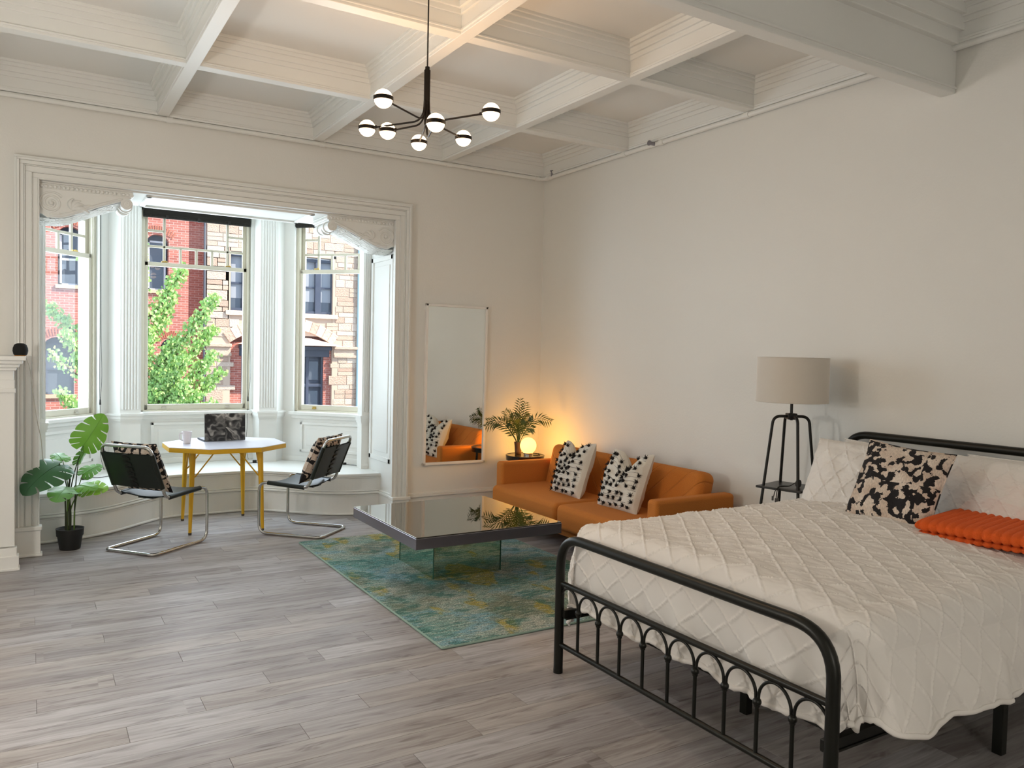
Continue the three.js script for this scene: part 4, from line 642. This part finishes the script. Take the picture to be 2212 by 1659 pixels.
// ---- side table, globe lamp, palm
{
  const t = thing('side_table', 'round black side table in the corner behind the sofa arm', 'side table', [-0.40, 0, 0.375]);
  const bl = STD({ color: 0x1b1916, roughness: 0.18 });
  obj('tabletop', [cyl(0.187, 0.19, 0.045, 0, 0.555, 0, 48)], bl, t);
  obj('lip', [new THREE.TorusGeometry(0.187, 0.005, 8, 48).rotateX(Math.PI / 2).translate(0, 0.599, 0)], bl, t);
  for (let k = 0; k < 3; k++) { const a = k * 2.094 + 0.5; obj('leg', [rod([Math.cos(a) * 0.15, 0, Math.sin(a) * 0.15], [Math.cos(a) * 0.13, 0.557, Math.sin(a) * 0.13], 0.012)], bl, t); }
  const g = thing('globe_lamp', 'lit round globe lamp on the black side table', 'lamp', [-0.385, 0.60, 0.405]);
  obj('chrome_base', [cyl(0.042, 0.042, 0.022, 0, 0, 0, 32), cyl(0.05, 0.05, 0.006, 0, 0.02, 0, 32)], mat.chrome, g);
  obj('globe_shade', [new THREE.SphereGeometry(0.080, 36, 24, 0, 6.2832, 0, 2.6).translate(0, 0.096, 0), cyl(0.044, 0.050, 0.012, 0, 0.022, 0, 32)], STD({ color: 0xf4e3b0, emissive: 0xffd271, emissiveIntensity: 1.6, roughness: 0.4 }), g);
  const l = new THREE.PointLight(0xffb347, 0.62); l.position.set(0, 0.096, 0); l.shadow.radius = 3.5; l.castShadow = true; g.add(l);
  tag(obj('lamp_cable', [tube(smooth([[-0.34, 0.604, 0.43], [-0.29, 0.604, 0.45], [-0.25, 0.604, 0.41], [-0.228, 0.602, 0.35], [-0.2, 0.52, 0.33]], 20), 0.003, 6)], mat.cord), 'dark cable of the globe lamp on the black side table', 'cable');
  const p = thing('palm_plant', 'slim potted palm with arching fronds behind the globe lamp', 'plant', [-0.445, 0.60, 0.315]);
  obj('vase', [new THREE.LatheGeometry([[0, 0], [0.030, 0], [0.032, 0.03], [0.036, 0.09], [0.041, 0.125], [0.037, 0.125], [0.032, 0.09], [0, 0.08]].map((q) => new THREE.Vector2(...q)), 28)], STD({ color: 0x5a3c22, roughness: 0.45 }), p);
  const fm = [M({ color: 0x2f4a1c, roughness: 0.5, transmission: 0.15, thickness: 0, side: THREE.DoubleSide }), M({ color: 0x48602a, roughness: 0.5, transmission: 0.15, thickness: 0, side: THREE.DoubleSide })];
  const rt = V3(0.854, 0, 0.52), fw = V3(0.52, 0, -0.854), rf = rng(8);
  // screen-plane offsets of the tip (right, up) and depth, with arch height
  for (const [a, b, d, arch, k] of [[-0.34, 0.26, 0.06, 0.16, 0], [-0.32, 0.33, -0.05, 0.10, 0], [-0.14, 0.43, 0.08, 0.04, 1], [-0.05, 0.42, -0.10, 0.05, 0], [0.01, 0.56, 0.02, 0.0, 0], [0.07, 0.52, 0.12, 0.0, 1], [0.11, 0.40, -0.08, 0.06, 0], [0.33, 0.33, 0.05, 0.17, 0], [0.15, 0.27, -0.10, 0.08, 1], [-0.10, 0.33, -0.14, 0.08, 0], [0.02, 0.36, -0.12, 0.04, 1]]) {
    const tip = rt.clone().multiplyScalar(a).addScaledVector(fw, d).add(V3(0, b, 0)), P = smooth([V3(0, 0.09, 0), tip.clone().multiplyScalar(0.14).add(V3(0, 0.14, 0)), tip.clone().multiplyScalar(0.5).add(V3(0, 0.10 + arch * 0.5, 0)), tip], 40), g = [tube(P, (q) => 0.004 * (1 - 0.8 * q) + 0.0008, 5)];
    const view = fw.clone().multiplyScalar(-1);
    for (let i = 14; i < 40; i += 2) for (const s of [-1, 1]) {
      const c = P[i], tg = P[i + 1].clone().sub(P[i - 1]).normalize(), sd = tg.clone().cross(view).normalize().multiplyScalar(s), f = (i - 14) / 26, l = 0.105 * Math.sin(Math.PI * (0.22 + 0.68 * f)) * (0.85 + 0.3 * rf());
      const dir = tg.clone().multiplyScalar(0.75).addScaledVector(sd, 0.75).add(V3(0, -0.12, 0)).normalize(), wd = dir.clone().cross(view).normalize().multiplyScalar(0.0058), e = c.clone().addScaledVector(dir, l).add(V3(0, -l * 0.18, 0)), m = c.clone().addScaledVector(dir, l * 0.45);
      const q = new THREE.BufferGeometry(), v = [c, m.clone().add(wd), m.clone().sub(wd), e]; q.setAttribute('position', new THREE.Float32BufferAttribute([v[0], v[1], v[2], v[1], v[3], v[2]].flatMap((w) => [w.x, w.y, w.z]), 3)); q.computeVertexNormals(); g.push(q);
    }
    obj('frond', g, fm[k], p);
  }
}
// ---- floor lamp with a shelf
{
  const t = thing('floor_lamp', 'black four-legged floor lamp with a white drum shade and shelf', 'lamp', [-0.33, 0, 3.475], Math.atan2(-0.52, 0.854));
  for (const [x, z] of [[-1, 0], [1, 0], [0, 1], [0, -1]]) obj('leg', [tube(fillet([[0, 1.225, 0], [x * 0.115, 1.225, z * 0.115], [x * 0.25, 0, z * 0.25]], 0.055, false, 8), 0.0095, 10)], mat.blackMetal, t);
  obj('stem', [cyl(0.0095, 0.0095, 0.30, 0, 1.20, 0, 12), RB(-0.03, 0.03, 1.205, 1.245, -0.03, 0.03, 0.005)], mat.blackMetal, t);
  obj('shelf', [prism([[0.215, 0], [0, 0.215], [-0.215, 0], [0, -0.215]], 0.757, 0.772, 0.003)], STD({ color: 0x1d1c1a, roughness: 0.35 }), t);
  const shade = M({ color: 0xe6e0d6, roughness: 0.95, transmission: 0.35, thickness: 0, side: THREE.DoubleSide });
  obj('shade', [new THREE.CylinderGeometry(0.222, 0.224, 0.285, 64, 1, true).translate(0, 1.462, 0), new THREE.CylinderGeometry(0.219, 0.221, 0.285, 64, 1, true).translate(0, 1.462, 0), new THREE.TorusGeometry(0.2205, 0.003, 8, 64).rotateX(Math.PI / 2).translate(0, 1.604, 0), new THREE.TorusGeometry(0.2225, 0.003, 8, 64).rotateX(Math.PI / 2).translate(0, 1.32, 0)], shade, t);
  obj('shade_ring', [0, 2.094, 4.189].map((a) => rod([0, 1.50, 0], [Math.cos(a) * 0.22, 1.34, Math.sin(a) * 0.22], 0.003)), mat.blackMetal, t);
  obj('bulb', [sph(0.03, 0, 1.53, 0), cyl(0.014, 0.018, 0.04, 0, 1.48, 0)], STD({ color: 0xe8e4da, roughness: 0.3 }), t);
  const c = thing('charging_cable', 'black charging cable with loose plugs hanging off the lamp shelf', 'cable', [-0.33, 0.772, 3.475], Math.atan2(-0.52, 0.854));
  const cb = [tube(smooth([[0.02, 0.03, 0.06], [-0.03, 0.012, 0.09], [-0.10, 0.006, 0.105], [-0.128, -0.012, 0.125], [-0.14, -0.05, 0.13]], 24), 0.0028, 6), tube(smooth([[-0.03, 0.013, 0.093], [-0.105, 0.008, 0.11], [-0.12, -0.02, 0.13], [-0.125, -0.06, 0.133]], 24), 0.0028, 6), tube(smooth([[-0.03, 0.014, 0.096], [-0.10, 0.010, 0.115], [-0.112, -0.02, 0.132], [-0.115, -0.062, 0.134]], 24), 0.0028, 6)];
  obj('leads', cb, mat.cord, c); for (const [x, y, z] of [[-0.146, -0.075, 0.131], [-0.127, -0.088, 0.134], [-0.114, -0.088, 0.135]]) obj('connector', [RB(x - 0.006, x + 0.006, y, y + 0.028, z - 0.004, z + 0.004, 0.002)], STD({ color: 0x55534f, roughness: 0.4 }), c);
  obj('hub', [new THREE.CylinderGeometry(0.024, 0.024, 0.016, 24).rotateX(Math.PI / 2).rotateY(0.7).translate(0.04, 0.026, 0.06)], STD({ color: 0x2b2b2b, roughness: 0.35 }), c);
}
// ---- bed: iron frame
const FX = -2.288, HX = -0.085, Z0 = 3.705, Z1 = 5.28, ZC = (Z0 + Z1) / 2;
{
  const t = thing('iron_bed', 'black iron bed frame with arched balusters in the footboard', 'bed');
  const m = mat.bedMetal;
  const board = (x, top, mid, low, name) => {
    const f = obj(name, [tube(fillet([[x, 0, Z0], [x, top, Z0], [x, top, Z1], [x, 0, Z1]], 0.17, false, 10), 0.0235, 14)], m, t);
    obj('rail', [rod([x, mid, Z0], [x, mid, Z1], 0.0135, 12)], m, f); obj('rail', [rod([x, low, Z0], [x, low, Z1], 0.0125, 12)], m, f);
    const N = 10, s = (Z1 - Z0) / N, ya = mid - 0.014 - s / 2;
    for (let k = 1; k < N; k++) { const z = Z0 + k * s; obj('baluster', [rod([x, low, z], [x, ya - 0.02, z], 0.0078, 8)], m, f); obj('finial_ball', [sph(0.0165, x, ya - 0.018, z, 14, 10), cyl(0.011, 0.011, 0.036, x, ya - 0.036, z, 12)], m, f); }
    for (let k = 0; k < N; k++) { const zc = Z0 + (k + 0.5) * s, p = []; for (let i = 0; i <= 16; i++) { const a = Math.PI * i / 16; p.push([x, ya + Math.sin(a) * s / 2, zc - Math.cos(a) * (s / 2 - 0.006)]); } obj('arch', [tube([[x, ya - 0.012, p[0][2]], ...p, [x, ya - 0.012, p[16][2]]], 0.0062, 8)], m, f); }
    for (const z of [Z0, Z1]) obj('foot', [cyl(0.024, 0.024, 0.02, x, 0, z, 14)], m, f);
  };
  board(FX, 0.692, 0.455, 0.146, 'footboard'); board(HX, 1.132, 0.60, 0.25, 'headboard');
  for (const z of [Z0 + 0.03, Z1 - 0.03]) obj('side_rail', [RB(FX, HX, 0.285, 0.325, z - 0.015, z + 0.015, 0.003), RB(FX + 0.01, HX, 0.277, 0.286, z - 0.02, z + 0.02, 0.002)], m, t);
  for (let k = 0; k < 10; k++) { const x = FX + 0.15 + k * 0.215; obj('slat', [RB(x - 0.02, x + 0.02, 0.286, 0.301, Z0 + 0.03, Z1 - 0.03, 0.003)], m, t); }
  for (const [x, z] of [[-1.80, ZC - 0.01], [-0.75, ZC], [-1.16, Z1 - 0.035], [-1.16, Z0 + 0.035]]) obj('leg', [RB(x - 0.02, x + 0.02, 0, 0.29, z - 0.02, z + 0.02, 0.003)], m, t);
  tag(obj('mattress', [RB(FX + 0.16, HX - 0.03, 0.302, 0.60, Z0 + 0.05, Z1 - 0.05, 0.05, 4)], STD({ color: 0xd8d2c8, roughness: 0.9 })), 'pale mattress under the white tufted duvet', 'mattress');
}
const cotton = STD({ color: 0xe8e4de, roughness: 0.92 });
// raised chenille lines crossing in diamonds (p, q in metres on the cloth)
const tuftLines = (p, q, s = 0.105, hgt = 0.0062, wid = 0.0055) => {
  let o = 0; for (const k of [1, -1]) { const c = (p * 0.78 + k * q * 0.63), d = c - Math.round(c / s) * s, along = (p * 0.63 - k * q * 0.78); const tick = 0.28 + 0.72 * Math.abs(Math.sin(along * 200 + 2.5 * n2(p * 30, q * 30))); o = Math.max(o, Math.exp(-(d / wid) * (d / wid)) * tick); }
  return hgt * o;
};
{
  const t = thing('duvet', 'puffy white duvet with tufted diamond lines spread over the bed', 'duvet');
  const xs = FX + 0.17, zf = Z0 + 0.03, zn = Z1 - 0.05, xh = -0.30, LF = 0.54, LN = 0.44, LFo = 0.48, T = 0.725, r = 0.12;
  const at = (u, v) => {
    const X = lerp(xs - LFo, xh, u), Z = lerp(zf - LF, zn + LN, v), ox = Math.max(0, xs - X), on = Math.max(0, Z - zn), of = Math.max(0, zf - Z), oz = on || of, sg = on ? 1 : -1;
    const k = 4, o = Math.pow(Math.pow(ox, k) + Math.pow(oz, k), 1 / k), ang = Math.atan2(oz, ox), cx = o ? Math.cos(ang) : 0, cz = o ? Math.sin(ang) : 0;
    const rr = r - 0.02 * cx, arc = rr * Math.PI / 2; let lat, drop;
    const wave = Math.sin(X * 11 + 2 * n2(X * 3, Z)) * cz + Math.sin(Z * 13 + 2 * n2(Z * 3, X)) * cx;
    if (o < arc) { lat = rr * Math.sin(o / rr); drop = rr * (1 - Math.cos(o / rr)); } else { const e = o - arc; lat = rr + e * (cz * (on ? 0.22 : 0.10) - 0.02 * cx) + 0.016 * wave * Math.min(1, e * 5) + 0.02 * Math.sin(Math.min(1, e / 0.35) * Math.PI) * (0.4 + cz); drop = rr + e * 0.975; }
    drop *= 1 - 0.22 * Math.sin(2 * ang) ** 2 * (on && ox ? 1 : 0); lat *= 1 - 0.25 * Math.sin(2 * ang) * (oz && ox ? 1 : 0) ;
    const cx0 = clamp((X - xs) / (xh - xs), 0, 1), cz0 = clamp((Z - zf) / (zn - zf), 0, 1);
    const puff = 0.065 * Math.pow(Math.sin(Math.PI * clamp(cz0, 0.02, 0.98)), 0.6) * Math.pow(Math.sin(Math.PI * lerp(0.18, 0.62, cx0)), 0.7) + 0.012 * fbm(X * 2.3, Z * 2.3, 3) + 0.006 * fbm(X * 9 + 3, Z * 5, 3);
    const hem = drop > 0.1 ? 0.018 * n2(X * 4, Z * 4) * (drop / 0.4) : 0;
    const y = T + puff * (1 - Math.min(1, o / 0.25)) - drop + hem + 0.01 * Math.min(1, o / 0.2), tl = tuftLines(X, Z);
    const ny = o < arc ? Math.cos(o / rr) : 0, nl = o < arc ? Math.sin(o / rr) : 1;
    let x = (ox ? xs : X) - lat * cx - tl * nl * cx, z = (oz ? (on ? zn : zf) : Z) + sg * lat * cz + sg * tl * nl * cz;
    x = Math.max(x, FX + 0.034 - 0.5 * Math.max(0, z - Z1 - 0.03) - 0.5 * Math.max(0, Z0 - 0.03 - z));
    return [x, y + tl * ny, z];
  };
  const NU = 620, NV = 660, g = grid(NU, NV, (u, v) => at(u, v), (u, v) => [u * 2.3, v * 2.4]);
  obj('cover', [g], cotton, t);
  const hem = []; for (let i = 0; i <= 80; i++) hem.push(V3(...at(1 - i / 80, 0))); for (let i = 1; i <= 120; i++) hem.push(V3(...at(0, i / 120))); for (let i = 1; i <= 80; i++) hem.push(V3(...at(i / 80, 1)));
  obj('hem', [tube(hem, (q) => 0.011 + 0.003 * n2(q * 90, 4), 8)], cotton, t);
}
// ---- bed pillows
function pillow(name, label, w, h, th, p, rx, rz, tufts, seed, group) {
  const t = thing(name, label, 'pillow', [0, 0, 0], 0, group), c = cushion(w, h, th, { n: tufts ? 190 : 40, seed, pin: 0.04, wr: tufts ? 0.006 : 0.012, pow: 0.36, relief: tufts ? (x, y) => tuftLines(x, y, 0.10, 0.006, 0.0055) : null });
  obj('cover_front', [c.front], cotton, t); obj('cover_back', [c.back], cotton, t);
  const edge = []; for (let k = 0; k < 160; k++) { const f = k / 40, s = Math.floor(f), q = f - s, [u, v] = [[q, 0], [1, q], [1 - q, 1], [0, 1 - q]][s]; const e = V3(...c.P(u, v, 1)); e.z += 0.004 * Math.sin(k * 1.9); edge.push(e); }
  obj('flange', [tube(edge, tufts ? 0.009 : 0.004, 6, true)], cotton, t);
  return setPose(t, p, -Math.PI / 2, rx, rz);
}
pillow('bed_pillow', 'plain white pillow propped on the headboard at the floor lamp side', 0.70, 0.44, 0.15, [-0.205, 0.875, 4.10], -0.20, -0.03, false, 4, 'plain pillows behind the shams');
pillow('bed_pillow', 'plain white pillow propped on the headboard behind the orange throw', 0.70, 0.44, 0.15, [-0.205, 0.885, 4.88], -0.20, 0.02, false, 9, 'plain pillows behind the shams');
pillow('pillow_sham', 'white tufted pillow sham leaning beside the floor lamp', 0.76, 0.46, 0.20, [-0.385, 0.885, 4.055], -0.42, 0.0, true, 2, 'tufted shams on the bed');
pillow('pillow_sham', 'white tufted pillow sham leaning behind the orange throw', 0.76, 0.46, 0.20, [-0.385, 0.885, 4.86], -0.42, 0.0, true, 6, 'tufted shams on the bed');
setPose(cowCushion('cowhide print cushion leaning on the white pillow shams on the bed', 0.47, [0.32, 0.62], 0.1, 12), [-0.70, 0.935, 4.46], -Math.PI / 2 + 0.05, -0.42, -0.07);
// ---- folded orange throw
{
  const t = thing('plush_throw', 'folded ribbed bright orange plush throw on the bed', 'throw blanket', [-0.62, 0.765, 5.07], 0.17);
  const om = M({ color: 0xe65f18, roughness: 0.9, sheen: 0.5, sheenColor: 0xff7a30, sheenRoughness: 0.5, bumpMap: furBump, bumpScale: 0.002 });
  const layer = (y, hx, L, h) => grid(28, 260, (u, v) => { const z = lerp(-L / 2, L / 2, v), a = u * Math.PI * 2, rib = 0.008 * Math.abs(Math.sin(Math.PI * z / 0.038)), c = Math.cos(a), s = Math.sin(a), e = 0.3, end = Math.min(1, Math.min(v, 1 - v) * 40) ** 0.5; const hy = h + rib; return [Math.sign(c) * Math.pow(Math.abs(c), e) * (hx + rib), y + Math.sign(s) * Math.pow(Math.abs(s), 0.6) * hy * (0.35 + 0.65 * end), z]; }, (u, v) => [u * 2, v * 4]);
  obj('fold', [layer(0.016, 0.255, 0.79, 0.012)], om, t); obj('fold', [layer(0.055, 0.268, 0.80, 0.027)], om, t);
}
// ---- chandelier
{
  const S = [-2.755, 0, 3.037], t = thing('chandelier', 'black multi-arm chandelier with seven glowing banded globes', 'chandelier', S);
  const bm = STD({ color: 0x1a1510, roughness: 0.4, metalness: 0.6 });
  obj('stem', [cyl(0.013, 0.015, 0.285, 0, 2.79, 0, 20), cyl(0.0165, 0.0165, 0.16, 0, 2.915, 0, 20), cyl(0.012, 0.012, 0.02, 0, 3.072, 0, 16)], bm, t);
  obj('cord', [rod([0, 3.08, 0], [0, 3.60, 0], 0.0042)], mat.cord, t);
  obj('canopy', [cyl(0.06, 0.055, 0.022, 0, 3.598, 0, 32)], bm, t);
  const glow = STD({ color: 0xfff0d8, emissive: 0xffd9ae, emissiveIntensity: 3.2, roughness: 0.4 });
  for (const [x, y, z, ya] of [[-3.088, 2.808, 3.259, 2.87], [-2.561, 2.805, 3.387, 2.86], [-2.953, 2.819, 2.69, 2.87], [-2.865, 2.80, 2.77, 2.83], [-2.85, 2.712, 3.35, 2.80], [-2.625, 2.798, 2.659, 2.84], [-2.42, 2.82, 2.819, 2.87]]) {
    const g = V3(x - S[0], y, z - S[2]), d = V3(g.x, 0, g.z), l = d.length(); d.normalize(); const ring = g.clone();
    const a = obj('arm', [tube(fillet([[d.x * 0.012, ya + 0.1, d.z * 0.012], [d.x * 0.02, g.y - 0.004, d.z * 0.02], [g.x - d.x * 0.047, g.y - 0.002, g.z - d.z * 0.047]], 0.075, false, 8), 0.005, 8)], bm, t);
    obj('socket', [rod(g.clone().addScaledVector(d, -0.066).toArray(), g.clone().addScaledVector(d, -0.045).toArray(), 0.008, 10)], bm, a);
    obj('globe', [new THREE.SphereGeometry(0.0455, 28, 20).translate(g.x, g.y, g.z)], glow, a);
    obj('band', [new THREE.LatheGeometry([[0.0455, -0.0095], [0.0482, -0.0095], [0.0482, 0.0095], [0.0455, 0.0095]].map((q) => new THREE.Vector2(...q)), 36).translate(g.x, g.y, g.z)], bm, a);
    const p = new THREE.PointLight(0xffcb98, 0.20); p.position.copy(g); p.shadow.radius = 2; t.add(p);
  }
}
// ---- added fill lamps, out of view, to brighten the bed and right wall
for (const [x, z, power, label] of [[-5.75, 3.3, 4.9, 'added fill light as a tall globe lamp out of view by the left wall'], [-3.6, 8.8, 3.2, 'added fill light as a tall globe lamp out of view by the rear wall']]) {
  const t = thing('added_fill_lamp', label, 'lamp', [x, 0, z]);
  obj('shade', [new THREE.SphereGeometry(0.15, 32, 20).translate(0, 1.6, 0)], STD({ color: 0xfff6ea, emissive: 0xfff0dc, emissiveIntensity: 2.5, roughness: 0.5 }), t);
  obj('pole', [cyl(0.012, 0.012, 1.45, 0, 0.02, 0, 12)], mat.blackMetal, t); obj('base', [cyl(0.14, 0.13, 0.025, 0, 0, 0, 32)], mat.blackMetal, t);
  const l = new THREE.PointLight(0xfff8f0, power); l.position.set(0, 1.6, 0); l.shadow.radius = 7; t.add(l);
}
// ================================================================ shadows on, hand over
scene.traverse((o) => { if (o.isMesh) { o.castShadow = o.material !== mat.glass; o.receiveShadow = true; } if (o.isLight && o.shadow && !o.isRectAreaLight) o.castShadow = true; });
renderer.render(scene, camera);
